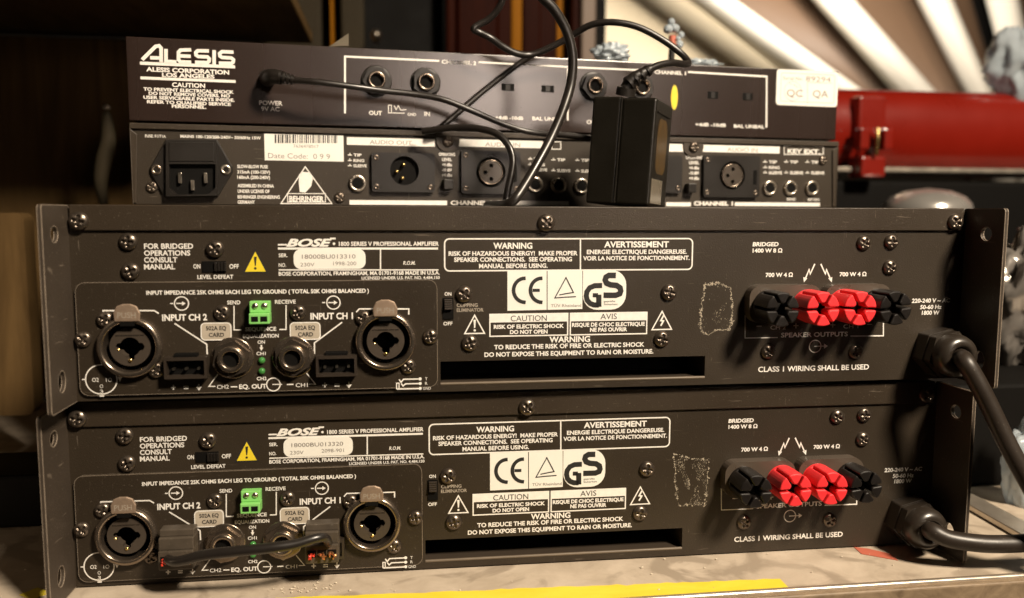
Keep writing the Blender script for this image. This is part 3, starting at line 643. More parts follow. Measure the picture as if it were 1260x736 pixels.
def serial_label(root, number, volts, date):
    F = FU; q = Pr(F, -0.2); a = F(361, 306.8, -0.2); c = F(450, 330.8, -0.2)
    b = B(); b.plate([rr(a[0], c[1], c[0], a[1], 3.2, 6)], -0.22, -0.02); s = b.build('serial_label', 'label', root)
    q = Pr(F, -0.32); q.t(number, 371.5, 318.4, 437.5, 5.2, 0.0); q.t(volts, 369.5, 328, 387, 4.6, -0.004); q.t(date, 410, 326.6, 438.4, 4.6, -0.004); q.build('serial_lettering', 'greyink', s)

amp1 = make_amp()
amp2 = copy_tree(amp1)
amp2.location = Vector((-7.5, 5.97, 0.3))*MM; amp2.rotation_euler = (0, 0, -0.0088)
tag(amp1, 'upper of the two black rack power amplifiers, serial number ending 13310', 'amplifier', 'rack power amplifiers')
tag(amp2, 'lower of the two black rack power amplifiers, resting directly on the table', 'amplifier', 'rack power amplifiers')
serial_label(amp1, '18000BU013310', '230V', '1998-200')
serial_label(amp2, '18000BU013320', '230V', '2098-901')
glue_patch(amp1, FU, [(867, 350), (882, 348), (899, 353), (901, 378), (900, 398), (897, 406), (883, 407), (871, 412), (862, 405), (862, 388)], 5, 160)
def FLs(px, py, y=0.0): return FL(px, py, y)
glue_patch(amp2, FLs, [(829, 559), (848, 565), (872, 566), (871, 588), (867, 622), (848, 621), (834, 623), (831, 596)], 9, 1500, 0.45)
# mains cables leave the glands
def world_cable(pts): return [at(*p) for p in pts]
def to_local(root, P):
    mw = Matrix.Translation(root.location/MM) @ Matrix.Rotation(root.rotation_euler[2], 4, 'Z'); mi = mw.inverted()
    return [mi @ p for p in P]
gx, gz = FU(1149, 431, 0)
st = [Vector((gx, -15, gz)), Vector((gx+0.3, -21, gz-0.3))]
pts = st + to_local(amp1, world_cable([(1188, 446, -28), (1200, 466, -31), (1216, 497, -34), (1238, 543, -38), (1262, 588, -42), (1292, 640, -47), (1330, 700, -52)]))
b = B(); b.tube(pts, 4.3, 16, 8); mc = b.build('mains_cable', 'cablebrown', amp1)
pts = st + to_local(amp2, world_cable([(1146, 653, -24), (1164, 662, -28), (1190, 667, -31), (1222, 669.5, -34), (1265, 668, -36), (1310, 662, -38)]))
b = B(); b.tube(pts, 4.3, 16, 8); b.build('mains_cable', 'cablebrown', amp2)

# plugs and link cable on the lower amplifier
lk = empty('link_cable', (-110, -5, 0.3))
tag(lk, 'black link cable with two plugs across the input sockets of the lower amplifier', 'cable')
LO = lk.location/MM
def lworld(x, y, z):
    c, s_ = math.cos(-0.0088), math.sin(-0.0088); return Vector((-7.5+c*x-s_*y, 5.97+s_*x+c*y, z+0.3))-LO
for (xa, ya, xb, yb) in ((194, 656, 239, 700), (375, 649, 417, 692)):
    x0, z1 = FL(xa, ya, -16); x1, z0 = FL(xb, yb, -16)
    b = B(); zm = z0+(z1-z0)*0.5; zt = z0+(z1-z0)*0.82
    for pr, y0, y1 in (([(x0, z0), (x1, z0), (x1, zm), (x0, zm)], -17, -7), ([(x0, zm), (x1, zm), (x1, zt), (x0, zt)], -15.6, -7), ([(x0, zt), (x1, zt), (x1, z1), (x0, z1)], -13.5, -7)):
        b.prism(pr, y0, y1)
    b.v = [tuple(lworld(*v)) for v in b.v]
    pl = b.build('plug', 'plug', lk, 0.4)
    for i in range(3):
        xc = x0+(x1-x0)*(0.2+0.3*i); zc = z0+(z1-z0)*0.27
        bb = B(); bb.box(xc-2.0, xc+2.0, -17.15, -16.8, zc-1.7, zc+1.7); bb.v = [tuple(lworld(*v)) for v in bb.v]; bb.build('wire_hole', 'dark', pl)
        if i != 1 or xa > 300:
            bb = B(); rr_ = random.Random(i+int(xa))
            for k in range(7): bb.tube([lworld(xc+rr_.uniform(-1, 1), -16, zc+rr_.uniform(-.8, .8)), lworld(xc+rr_.uniform(-1.5, 1.5), -18.5, zc+rr_.uniform(-1, 1)), lworld(xc+rr_.uniform(-1, 2.5), -20.5, zc+rr_.uniform(-1.4, 1))], 0.32, 6, 3)
            bb.build('wire_strands', 'redwire' if (i == 0) else 'copper', pl)
pts = [at(*p)-LO for p in [(206, 688, -12), (214, 691, -15), (228, 689, -17), (252, 683, -19), (290, 678.5, -21), (330, 674.5, -22), (362, 670, -21), (388, 662.5, -19), (400, 662, -16), (404, 668, -11)]]
b = B(); b.tube(pts, lambda t: 2.05+0.35*math.sin(math.pi*min(1, t*1.2)), 14, 8); b.build('cord', 'cable', lk)

# ================================================================== the two compressors on top
def comp_shell(name, z, depth, face, F, H, lidm):
    root = empty(name, (2, 117.5, TOP+z), SYAW)
    return root
bh = comp_shell('compressor', 0.3, 200, 'paint', FB, 44, 'lip')
tag(bh, 'black rack compressor with microphone sockets and mains inlet, under the flat dark unit', 'compressor')
F = FB; xl = F(163, 200)[0]; xr = F(1028.5, 200)[0]
b = B(); b.box(xl, xr, 0, 205, 0.2, 41.5); b.build('case', 'paint', bh, 0.4)
b = B(); b.box(xl-0.6, xr+0.6, -1.6, 205, 41.0, 44.0); b.box(xl-0.6, xl, -1.6, 205, 0.4, 41); b.box(xr, xr+0.6, -1.6, 205, 0.4, 41); b.build('lid', 'lip', bh, 0.4, 2)
b = B(); b.prism([(xl-0.5, 1), (xl+1.2, 1), (xl+3.0, 38), (xl-0.5, 41)], -1.2, -0.02); b.build('lid_return', 'lip', bh, 0.3)
b = B(); b.prism([(xr+0.5, 41), (xr-3.5, 38.5), (xr-1.5, 1), (xr+0.5, 1)], -1.2, -0.02); b.build('lid_return', 'lip', bh, 0.3)
b = B(); b.box(-241.5, 241.5, 205.2, 208, 0.4, 43.8); b.build('front_panel', 'plate', bh, 0.3)
for px, py in ((551.4, 174), (854, 181)):
    x, z = F(px, py, -1.5); b = B(); b.prism([(x+7*math.cos(t), min(z+2.5+0*t, 41.2) if False else z+6.2*math.sin(t)) for t in [math.radians(180+k*18) for k in range(11)]]+[(x+7, 41.2), (x-7, 41.2)], -1.0, -0.02); b.build('lid_tab', 'lip', bh, 0.2)
    screw(bh, x, -1.0, z, 0.85)
for px, py, s_ in ((186.8, 230, .8), (418, 243, .8), (1013, 197, .8)):
    x, z = F(px, py, -1); screw(bh, x, 0, z, s_)
# mains inlet
def FZ(pts, F, y, o, k): return [F(o[0]+a/k, o[1]+c/k, y) for a, c in pts]
o6 = (160, 150); k6 = 4.846
b = B(); b.prism(FZ([(120, 270), (120, 302), (205, 450), (525, 446), (612, 302), (612, 268), (520, 105), (212, 105)], F, -1.5, o6, k6), -2.0, -0.02); inl = b.build('mains_inlet', 'plastic', bh, 0.6, 3)
outer = FZ([(215, 112), (515, 112), (520, 440), (215, 445)], F, -4, o6, k6)
sock = FZ([(234, 252), (510, 252), (510, 395), (470, 432), (285, 434), (236, 392)], F, -4, o6, k6)
b = B(); b.plate([outer, sock], -5.0, -2.0); b.build('inlet_frame', 'plastic', inl, 0.7, 3)
b = B(); b.plate([sock], -2.15, -2.0); b.build('inlet_well', 'dark', inl)
b = B(); b.prism(FZ([(232, 122), (500, 122), (500, 236), (232, 236)], F, -5, o6, k6), -5.5, -4.9); b.build('fuse_drawer', 'plastic', inl, 0.3)
for px, py in ((221.3, 219), (236.8, 228), (252.9, 219)):
    x, z = F(px, py, -4); b = B(); b.box(x-0.9, x+0.9, -4.6, -2.1, z-2.8, z+2.8); b.build('blade', 'nickel', inl, 0.2)
for px, py in ((192.4, 208.8), (277.6, 208.8)):
    x, z = F(px, py, -2); b = B(); b.lathe([(2.9, -2.0), (2.8, -2.5), (1.6, -2.6), (1.3, -1.9), (.1, -1.8)], x, z, 20); b.build('rivet', 'nickel' if px > 200 else 'ring', inl)
# labels and logo
x0, z1 = F(325, 164.6); x1, z0 = F(423, 199); b = B(); b.plate([[(x0, z0), (x1, z0), (x1, z1), (x0, z1)]], -0.2, -0.02); lb = b.build('date_label', 'label', bh)
q = Pr(F, -0.32); rnd = random.Random(11); px = 338.0
while px < 416:
    wpx = rnd.choice((0.7, 1.0, 1.6, 2.0)); q.area([(px, 176.2), (px+wpx, 176.2), (px+wpx, 165.6), (px, 165.6)]); px += wpx+rnd.choice((0.8, 1.2, 1.8))
q.build('barcode', 'ink', lb)
q = Pr(F, -0.32); q.t('7636478017', 361, 181.6, 392, 3.8, -0.004); q.t('Date Code:  0 9 9', 330, 194.6, 406, 6.4, -0.006); q.build('label_lettering', 'greyink', lb)
q = Pr(F, -0.12); q.t('FUSE: F1/T1A', 178.6, 169.0, 204, 3.6, 0.01); q.t('MAINS 100-120/200-240V~ 50/60Hz 15W', 222, 169.4, 321, 3.8, 0.02)
for s_, xr_, ba in (('SLOW-BLOW FUSE', 329.6, 206.7), ('315mA (100-120V)', 332.3, 213.4), ('160mA (200-240V)', 332.3, 220)): q.t(s_, 292, ba, xr_, 4.2, 0.02)
for s_, xr_, ba in (('ASSEMBLED IN CHINA', 337, 230.4), ('UNDER LICENSE OF', 331.7, 237.2), ('BEHRINGER ENGINEERING', 344.3, 244.2), ('GERMANY', 313.7, 250.6)): q.t(s_, 292.5, ba, xr_, 4.2, 0.02)
q.build('rating_lettering', 'print', bh)
q = Pr(F, -0.12); q.line([(1045, 268), (900, 487), (1203, 487)], 0.6, True, o6, k6); q.line([(940, 428), (1165, 428), (1165, 478), (940, 478)], 0.45, True, o6, k6)
q.t('BEHRINGER', 356, 247.8, 398.6, 7.0, 0.03); q.area([(o6[0]+a/k6, o6[1]+c/k6) for a, c in ((1012, 418), (1045, 422), (1080, 385), (1090, 340), (1072, 302), (1030, 298), (1008, 312), (1006, 360))]); q.build('maker_logo', 'print', bh)
o7 = (420, 155); k7 = 5.25
def strip_label(xa, ya, xb, yb, txt=None, tx=None):
    x0, z1 = F(xa, ya); x1, z0 = F(xb, yb); bb = B(); bb.poly([(x0, z0), (x1, z0), (x1, z1), (x0, z1)], -0.12); o = bb.build('channel_strip', 'print', bh)
    if txt: q = Pr(F, -0.22); q.t(txt, tx[0], tx[1], tx[2], 5.0, 0.0); q.build('strip_lettering', 'greyink', o)
strip_label(426.7, 168.7, 535, 180.6, 'AUDIO OUT', (455, 177.2, 507)); strip_label(564.5, 171.2, 668, 182.6, 'AUDIO IN', (597, 180, 640))
strip_label(790, 176, 840.7, 187, None); strip_label(864.7, 178.2, 959, 189, 'AUDIO IN', (895, 186.4, 932))
strip_label(430, 246.2, 550, 252.5); strip_label(612, 247, 700, 253); strip_label(819.5, 249, 850, 254); strip_label(904, 249, 1008.5, 254)
q = Pr(F, -0.12); q.t('CHANNEL 2', 554.5, 252.0, 607, 5.4, 0.035); q.build('channel_name', 'print', bh); q = Pr(F, -0.12); q.t('CHANNEL 1', 853.7, 252.6, 901.8, 5.2, 0.035); q.build('channel_name', 'print', bh); q = Pr(F, -0.12)
q.line([(679, 174.5), (690, 174.5), (690, 183.6), (679, 183.6)], 0.5, True); q.line([(965, 180), (1013, 180.4), (1013, 190), (965, 190)], 0.5, True); q.t('KEY EXT.', 969, 188.4, 1009, 5.6, 0.03); q.build('key_lettering', 'print', bh); q = Pr(F, -0.12)
def marks(px, py, n=3):
    rows = ((0, 'TIP'), (6.8, 'RING'), (13.2, 'SLEEVE')) if n == 3 else ((0, 'TIP'), (13.2, 'SLEEVE'))
    for dy, s_ in rows:
        q.line([(px, py+dy-1.6), (px+5, py+dy-1.6)], 0.5); q.line([(px+2.5, py+dy-4), (px+2.5, py+dy-2.2)], 0.5); q.t(s_, px+7, py+dy, px+7+3.0*len(s_)*(0.9 if len(s_) > 4 else 1.1), 3.6, 0.02)
marks(428, 192.4); q.build('jack_lettering', 'print', bh); q = Pr(F, -0.12); marks(650, 197.4); marks(678.5, 198.4, 2); marks(708, 199, 2); q.build('jack_lettering', 'print', bh); q = Pr(F, -0.12); marks(939, 201); marks(965, 201, 2); marks(991, 201.2, 2)
q.build('jack_lettering', 'print', bh); q = Pr(F, -0.12)
for cx, b0 in ((540, 191.6), (844, 195.5)):
    for i, s_ in enumerate(('OPERATING', 'LEVEL', '+4 dBu', '-10 dBV', '+4 dBu')): q.t(s_, cx+(0 if i == 0 else 4), b0+i*6.4, cx+(20 if i == 0 else 16), 3.8, 0.02)
    q.build('level_lettering', 'print', bh); q = Pr(F, -0.12)
q.t('SEND', 968, 246.6, 979, 3.0, 0.01); q.t('RETURN', 994, 247, 1008, 3.0, 0.01)
q.build('jack_lettering', 'print', bh)
for px, py in ((440, 225.5), (659.2, 227.4), (688, 228.2), (716, 229), (948.4, 231.3), (974, 231.4), (1000.6, 231.5)):
    x, z = F(px, py, -2); jack(bh, x, z, 0, 0, 4.9, 3.1, False, bar=1.6, barmat='nickel')
def xlr(px0, py0, px1, py1, cx, cy, male):
    x0, z1 = F(px0, py0, -2.5); x1, z0 = F(px1, py1, -2.5); x, z = F(cx, cy, -2.5); R = 8.4 if male else 9.0
    b = B(); b.plate([rr(x0, z0, x1, z1, 1.5, 3), circ(x, z, R, 36)], -3.0, -0.02); o = b.build('microphone_socket', 'plastic', bh, 0.5, 2)
    b = B(); b.lathe([(R, -0.3), (0.1, -0.25)], x, z, 32); b.build('socket_floor', 'dark', o)
    if male:
        for dx, dz in ((-0.5, 3.6), (-4.6, -0.4), (-1.2, -4.3)): b = B(); b.lathe([(1.05, -0.3), (1.05, -3.2), (0.5, -3.8), (.05, -3.9)], x+dx, z+dz, 14); b.build('pin', 'gold', o)
    else:
        b = B(); b.plate([circ(x, z, 7.2, 32)]+[circ(x+dx, z+dz, 1.25, 12) for dx, dz in ((0.2, 4.0), (-3.4, -0.2), (0.2, -4.0))], -3.2, -0.4); b.build('socket_core', 'core', o, 0.25)
        b = B(); b.lathe([(7.4, -0.5), (7.5, -3.3), (7.1, -3.6), (6.8, -3.3)], x, z, 32, cap=False); b.build('core_rim', 'ring', o)
        b = B(); b.box(x1-4.6, x1-2.2, -3.5, -2.9, z-5.5, z+3.6); b.build('release_lever', 'dark', o, 0.3)
    for dx, dz in ((2.6, 3), (2.6, z1-z0-3), (x1-x0-2.6, 3.0)):
        b = B(); b.lathe([(1.7, -3.0), (1.6, -3.25), (.8, -3.3), (.5, -2.9), (.1, -2.9)], x0+dx, z0+dz, 16); b.build('rivet', 'screw', o)
    return o
xlr(457, 187.4, 535, 237, 497.7, 210.2, True); xlr(567.6, 184.6, 640, 238.8, 603.8, 212, False)
xlr(762, 190, 838.5, 237.5, 800, 214, True); xlr(866.4, 190.8, 933.5, 243, 900.7, 216, False)
for px, py in ((551.5, 227), (851, 231.5)):
    x, z = F(px, py, -4); b = B(); b.box(x-2.8, x+2.8, -5.5, -0.02, z-2.9, z+2.9); b.build('push_button', 'plastic', bh, 0.4, 2)

al = comp_shell('compressor', 45.6, 180, 'alesis', FA, 44, 'alesis')
tag(al, 'flat satin black compressor with cream frames and QC sticker, topmost of the stack', 'compressor')
F = FA; xl = F(156.5, 100)[0]; xr = F(1030.5, 120)[0]
b = B(); b.box(xl, xr, 0, 178, 0.0, 44.4); b.build('case', 'alesis', al, 0.6, 3)
b = B(); b.box(-241.5, 241.5, 178.2, 181, 0.2, 44); b.build('front_panel', 'plate', al, 0.4)
o8 = (160, 45); k8 = 5.25; q = Pr(F, -0.12)
for l in ([(78, 150), (165, 64), (188, 60), (201, 75), (201, 165)], [(130, 137), (190, 139)], [(232, 80), (232, 161), (300, 164)], [(395, 86), (325, 88), (313, 102), (313, 150), (325, 164), (395, 166)], [(323, 125), (392, 128)],
          [(510, 93), (438, 92), (425, 104), (427, 120), (440, 129), (500, 132), (512, 144), (510, 160), (500, 169), (420, 166)], [(543, 88), (543, 180)], [(668, 101), (594, 98), (579, 110), (581, 126), (594, 135), (655, 139), (668, 150), (666, 166), (655, 174), (574, 172)]):
    q.line(l, 1.85, False, o8, k8)
q.line([(64, 172), (679, 196)], 1.7, False, o8, k8); q.line([(67, 267), (682, 291)], 1.5, False, o8, k8); q.build('maker_name', 'print', al)
q = Pr(F, -0.12)
for a in (('ALESIS CORPORATION', 180, 87.6, 282, 5.6, .03), ('LOS ANGELES', 199.4, 94.3, 264, 5.2, .03), ('CAUTION', 211.8, 106.8, 252.4, 5.6, .02), ('TO PREVENT ELECTRICAL SHOCK', 176.5, 111.4, 287.6, 4.2, .03), ('DO NOT REMOVE COVERS. NO', 183, 116.6, 283, 4.2, .03),
          ('USER SERVICEABLE PARTS INSIDE.', 176.5, 121.5, 288.6, 4.2, .03), ('REFER TO QUALIFIED SERVICE', 181, 127, 284, 4.2, .03), ('PERSONNEL.', 211.5, 132.6, 254, 4.2, .03), ('POWER', 319, 129, 347.6, 5.6, .012), ('9V AC', 321.5, 136.4, 344, 5.6, .012)): q.t(*a)
q.build('caution_lettering', 'print', al)
q = Pr(F, -0.12); q.line([(540.6, 75), (424.5, 69.6), (424.5, 139.6)], 1.1); q.line([(589, 76.6), (698.6, 82.4)], 1.0); q.line([(698.6, 84), (698.6, 148.4)], 1.1)
q.line([(701, 82.6), (802, 87)], 1.0); q.line([(846.5, 88.6), (943.5, 94.2), (943, 157)], 1.1)
q.t('CHANNEL 2', 543.5, 78.2, 586, 4.8, .025); q.t('CHANNEL 1', 805.4, 90.6, 844, 4.6, .025)
q.t('OUT', 454, 141.3, 470, 5.2, .015); q.t('IN', 522, 142.6, 529, 5.2, .02); q.line([(478, 139), (478, 129.5), (481.6, 129.5), (481.6, 139)], .4, True); q.line([(485, 130), (487.5, 135), (490, 130), (493, 135.5), (500, 135)], .4); q.line([(482.5, 139), (498, 139.4)], .4); q.t('GND', 501.5, 142.4, 512, 3.6, .01)
q.t('+4dB -10dB', 609.5, 146.6, 643.8, 4.4, .02); q.t('BAL UNBAL', 655, 147.8, 694, 4.4, .02); q.t('+4dB -10dB', 855.5, 155, 893, 4.2, .02); q.t('BAL UNBAL', 903, 157, 940.5, 4.2, .02); q.t('OUT', 722, 152.4, 738, 5, .015)
q.build('channel_frame', 'print', al)
for px, py, r in ((463.8, 98.4, .1), (524.8, 100.8, .5), (733, 105, .2), (791, 106.8, .6)):
    x, z = F(px, py, -5); jack(al, x, z, 0, 8.0, 5.0, 3.5, True, 'plastic', r, 4.0, 5.6)
for xa, ya, xb, yb in ((617, 102.8, 632.6, 112), (666.3, 105, 681.5, 114), (870.7, 112.4, 883.4, 121.8), (913.8, 114.3, 926.2, 123.6)):
    x0, z1 = F(xa, ya); x1, z0 = F(xb, yb); b = B(); b.box(x0, x1, -0.15, -0.02, z0, z1); s_ = b.build('slide_switch', 'dark', al)
    b = B(); b.box(x0+(x1-x0)*.3, x0+(x1-x0)*.68, -0.6, -0.15, z0+.2, z1-.4); b.build('switch_knob', 'plastic', s_, .1)
x0, z1 = F(955.8, 86); x1, z0 = F(1029.6, 132); z1 = F(955.8, 85)[1]
b = B(); b.plate([rr(x0, z0, x1, z1, 2.2, 5)], -0.25, -0.02); st_ = b.build('inspection_sticker', 'label', al)
q = Pr(F, -0.35); a = F(961, 89.6); c = F(1025.6, 127.2); q.strip(rr(a[0], c[1], c[0], a[1], 1.5, 4), .22, -0.35, True); q.line([(993.6, 101.4), (993.6, 127.6)], .22); q.line([(993.6, 101.4), (1024.8, 102.6)], .22); q.t('Serial No.', 963.5, 98, 988, 4.2, -.006); q.build('sticker_frame', 'greyink', st_)
q = Pr(F, -0.36); q.t('89294', 991.5, 100.0, 1022, 6.6, -.004); q.t('QC', 968, 118.6, 987.6, 8.8, 0.0); q.t('QA', 1000, 119.6, 1019, 8.8, 0.0); q.build('sticker_lettering', 'greyink', st_)
q = Pr(F, -0.45); q.ring(975.5, 112, 6.2, .25); q.line([(971, 102), (974, 104)], .3); q.line([(976, 103.5), (982, 108)], .3); q.build('inspector_stamp', 'violet', st_)
x, z = F(829.8, 120); b = B(); b.poly([(x+2.3*math.cos(t), z+7.6*math.sin(t)) for t in [math.radians(k*12) for k in range(30)]][::-1], -0.12); o = b.build('oval_sticker', 'yellow', al); o.data.flip_normals()

# ================================================================== loose cables and the mains adapter
def cable(name, label, cat, pts, r, mat='cable', base=None, sub=10, n=14):
    P = world_cable(pts); o3 = base or P[-1]
    b = B(); b.tube(P, r, n, sub); return tag(b.build(name, mat, None, off=o3), label, cat)
# right-angled power plug lead of the top unit
pc = empty('power_lead', tuple(at(330, 96, 108)))
tag(pc, 'thin black power lead plugged into the left of the topmost compressor', 'cable')
PO = pc.location/MM
b = B(); P = [at(329, 97, 104)-PO, at(331, 95.5, 93)-PO, at(336, 94, 88)-PO, at(346, 95.5, 86)-PO]; b.tube(P, lambda t: 4.6-0.8*t, 14, 6)
b.tube([at(328, 96, 118)-PO, at(329, 97, 103)-PO], 5.2, 16, 1); b.build('plug', 'plastic', pc)
b = B()
for i in range(4): p0 = at(343+i*5, 94.6+i*1.1, 86)-PO; b.tube([p0, p0+Vector((1.3, 0, -0.25))], 3.7-0.35*i, 14, 1)
b.tube([at(342, 94.5, 86)-PO, at(364, 99, 86)-PO], 1.9, 12, 1); b.build('strain_relief', 'plastic', pc)
b = B(); b.tube([at(*p)-PO for p in ((360, 98.6, 86), (390, 101, 84), (430, 106, 86), (470, 111.5, 90), (510, 116, 92), (545, 122.5, 92), (580, 136, 93), (620, 153, 96), (655, 163, 98), (700, 167, 95), (735, 172, 92))], 1.75, 12, 10); b.build('cord', 'cable', pc)
# black tube standing in for a cable's shadow across the topmost unit's face
cable('cable_or_shadow', 'straight black tube standing for a cable shadow across the topmost compressor', 'cable', [(690, 52, 108), (668, 62, 110), (645, 74, 112), (600, 108, 112), (560, 142, 108), (542, 157, 106), (530, 162, 106)], 1.75)
# kinked cable that comes down from above and arches to the adapter
kc = empty('mains_adapter', tuple(at(770, 252, 60)-Vector((0, 0, 0))), 0.0)
kc.location.z = (TOP+0.2)*MM
tag(kc, 'black plastic mains adapter standing on the upper amplifier with its cord on top', 'adapter')
KO = kc.location/MM
psi = math.radians(-33); lean = Matrix.Rotation(math.radians(3.6), 4, 'Y') @ Matrix.Rotation(psi, 4, 'Z')
def adp(name, bb, mat, bevel=0.0, seg=2, par=None):
    bb.v = [tuple(lean @ Vector(v)) for v in bb.v]; return bb.build(name, mat, par or kc, bevel, seg)
wA, dA, hA = 35.0, 34.0, 57.0; xs0 = -wA/2; sx = -wA/2+wA*0.46
body = adp('case', B().box(sx+0.15, wA/2, -dA/2+0.3, dA/2, 0.6, hA-0.6), 'brick', 1.6, 4)
adp('case_half', B().box(-wA/2, sx-0.15, -dA/2, dA/2-0.3, 0.4, hA), 'brick', 1.4, 4)
adp('seam', B().box(sx-0.5, sx+0.5, -dA/2-0.25, dA/2-1, 1.0, hA-0.4), 'brick', 0.3)
b = B(); b.add([(wA/2+0.12, y, z) for y, z in rr(-11, 18, 9, 47, 6, 6)], [tuple(range(28))]); lbl = adp('rating_label', b, 'foil')
adp('label_shadow_plate', B().box(wA/2-0.5, wA/2+0.6, -14, 12, 49.0, 50.2), 'brick', 0.3)
M['clear'] = nmat('clear_tape', (0.14, 0.12, 0.09), 0.15, var=0.3, spec=0.7)
adp('tape_patch', B().box(wA/2-0.3, wA/2+0.25, -15, 6, 2, 15), 'clear', 0.1)
b = B(); b.tube([at(769, 118, 58)-KO, at(771, 108, 57)-KO], 5.2, 16, 1); b.tube([at(770, 109, 57)-KO, at(778, 97, 56)-KO, at(790, 90.5, 56)-KO, at(800, 85, 57)-KO], lambda t: 3.4-0.9*t, 14, 6)
for i in range(4):
    p0 = at(773+i*7.5, 104-i*5.2, 56)-KO; b.tube([p0, p0+Vector((1.2, 0, 1.0))], 4.3-0.4*i, 14, 1)
b.build('strain_relief', 'plastic', kc)
b = B(); b.tube([at(*p)-KO for p in ((798, 86, 57), (812, 80, 60), (828, 77.5, 64), (842, 79, 70), (847, 77, 76), (838, 66, 80), (815, 49, 82), (785, 33.5, 84), (755, 27.5, 86), (728, 30.5, 90), (705, 43, 96), (680, 57, 100), (655, 67, 102), (636, 66, 100), (618, 57, 98), (604, 47, 96), (590, 40, 96), (583, 36, 95), (588, 31, 95), (601, 24, 94), (613, 11, 92), (620, -6, 90), (628, -40, 88))], 1.95, 12, 8); b.build('cord', 'cable', kc)
# thick cable hanging in front
cable('cable_or_shadow', 'thick black cable looping from above down onto the upper amplifier', 'cable', [(655, -40, 40), (664, -8, 42), (682, 12, 44), (697, 38, 46), (704.5, 68, 47), (703, 100, 47), (694, 132, 44), (679, 168, 40), (662, 200, 34), (645, 229, 29), (633, 246, 26), (622, 252, 30), (608, 253, 45), (600, 253, 70)], 2.5)
# short glossy lead
cable('patch_lead', 'thin glossy lead drooping over the second microphone socket of the compressor', 'cable', [(520, 161.5, 100), (560, 157, 92), (590, 158.5, 85), (612, 165, 80), (626, 180, 76), (631, 197, 74), (629, 215, 72), (625, 233, 70), (623, 249, 68), (630, 252, 62)], 2.0)

# ================================================================== background
M['brownwall'] = wood('brown_board', (0.055, 0.032, 0.012), (0.125, 0.076, 0.030), 16, 0.6, 0.2, (4, 1, 0.35), None, 0.1)
M['amber'] = wood('amber_wood', (0.20, 0.075, 0.004), (0.32, 0.125, 0.008), 14, 0.5, 0.2, (6, 1, 0.4), None, 0.03)
M['mahog'] = wood('dark_red_wood', (0.012, 0.0015, 0.0004), (0.026, 0.004, 0.0008), 14, 0.5, 0.2, (6, 1, 0.4), None, 0.03)
M['greypanel'] = nmat('grey_cabinet', (0.034, 0.027, 0.017), 0.6, spec=0.06)
M['postgrey'] = nmat('pinkish_grey_post', (0.20, 0.15, 0.12), 0.5, spec=0.2)
M['cream'] = nmat('cream_wall', (0.52, 0.45, 0.33), 0.8, var=0.12, vscale=6)
M['white'] = nmat('white_paint', (0.56, 0.53, 0.47), 0.6, var=0.06, vscale=8)
M['palemetal'] = nmat('pale_enamelled_metal', (0.46, 0.44, 0.41), 0.25, metal=0.6, var=0.25, vscale=25)
M['tan'] = nmat('tan_board', (0.105, 0.062, 0.036), 0.6, var=0.15, vscale=6)
M['redgloss'] = nmat('red_lacquer', (0.20, 0.009, 0.0035), 0.30, var=0.35, vscale=9, coat=0.5)
M['film'] = nmat('crumpled_film', (0.62, 0.70, 0.76), 0.12, var=0.2, vscale=30, spec=1.0, trans=0.45)
M['grey'] = nmat('grey_plastic_bag', (0.34, 0.31, 0.28), 0.22, metal=0.55, var=0.6, vscale=26, spec=1.0)
def panel(name, mat, px0, px1, Y, py0=-200, py1=300, th=20, label=None, cat=None, kind=None, bevel=2):
    a = at(px0, py0, Y); c = at(px1, py1, Y); b = B(); b.box(a.x, c.x, Y, Y+th, c.z, a.z)
    o = b.build(name, mat, None, bevel, off=((a.x+c.x)/2, Y, c.z)); return tag(o, label, cat, kind=kind)

# wooden cabinet with upright boards behind the stack
cb_ = empty('wooden_cabinet', tuple(at(500, 300, 720)))
tag(cb_, 'dark wooden cabinet with amber and red upright boards behind the stack', 'cabinet')
CO = cb_.location/MM
def upright(name, mat, px0, px1, Y, th=18, py0=-260, py1=300, bevel=3):
    a = at(px0, py0, Y)-CO; c = at(px1, py1, Y)-CO; b = B(); b.box(a.x, c.x, a.y, a.y+th, c.z, a.z); return b.build(name, mat, cb_, bevel, 3)
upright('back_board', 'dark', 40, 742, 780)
upright('grey_door', 'greypanel', 318, 401, 735); upright('upright_board', 'amber', 401, 414.5, 720, 40); upright('upright_board', 'greypanel', 414.5, 452, 726, 30)
upright('upright_board', 'mahog', 548, 562, 730); upright('upright_board', 'mahog', 562, 612, 740); upright('upright_board', 'mahog', 612, 630, 744, 20); upright('upright_board', 'amber', 630, 644, 742, 20)
upright('upright_board', 'mahog', 644, 664, 738); upright('upright_board', 'mahog', 664, 684, 740); upright('upright_board', 'amber', 684, 704, 742); upright('corner_post', 'mahog', 706, 719, 715, 30); upright('corner_post', 'postgrey', 719, 730, 705, 40); upright('side_board', 'dark', 730, 741, 712, 60)
b = B(); c = at(463, 43, 690)-CO; b.lathe([(6, 30), (7, 0), (5, -5), (.2, -7)], c.x, c.z, 16); b.v = [(x, y+c.y, z) for x, y, z in b.v]; b.build('knob', 'nickel', cb_)
panel('wall', 'cream', 640, 1010, 1400, -300, 300, 30, kind='structure')
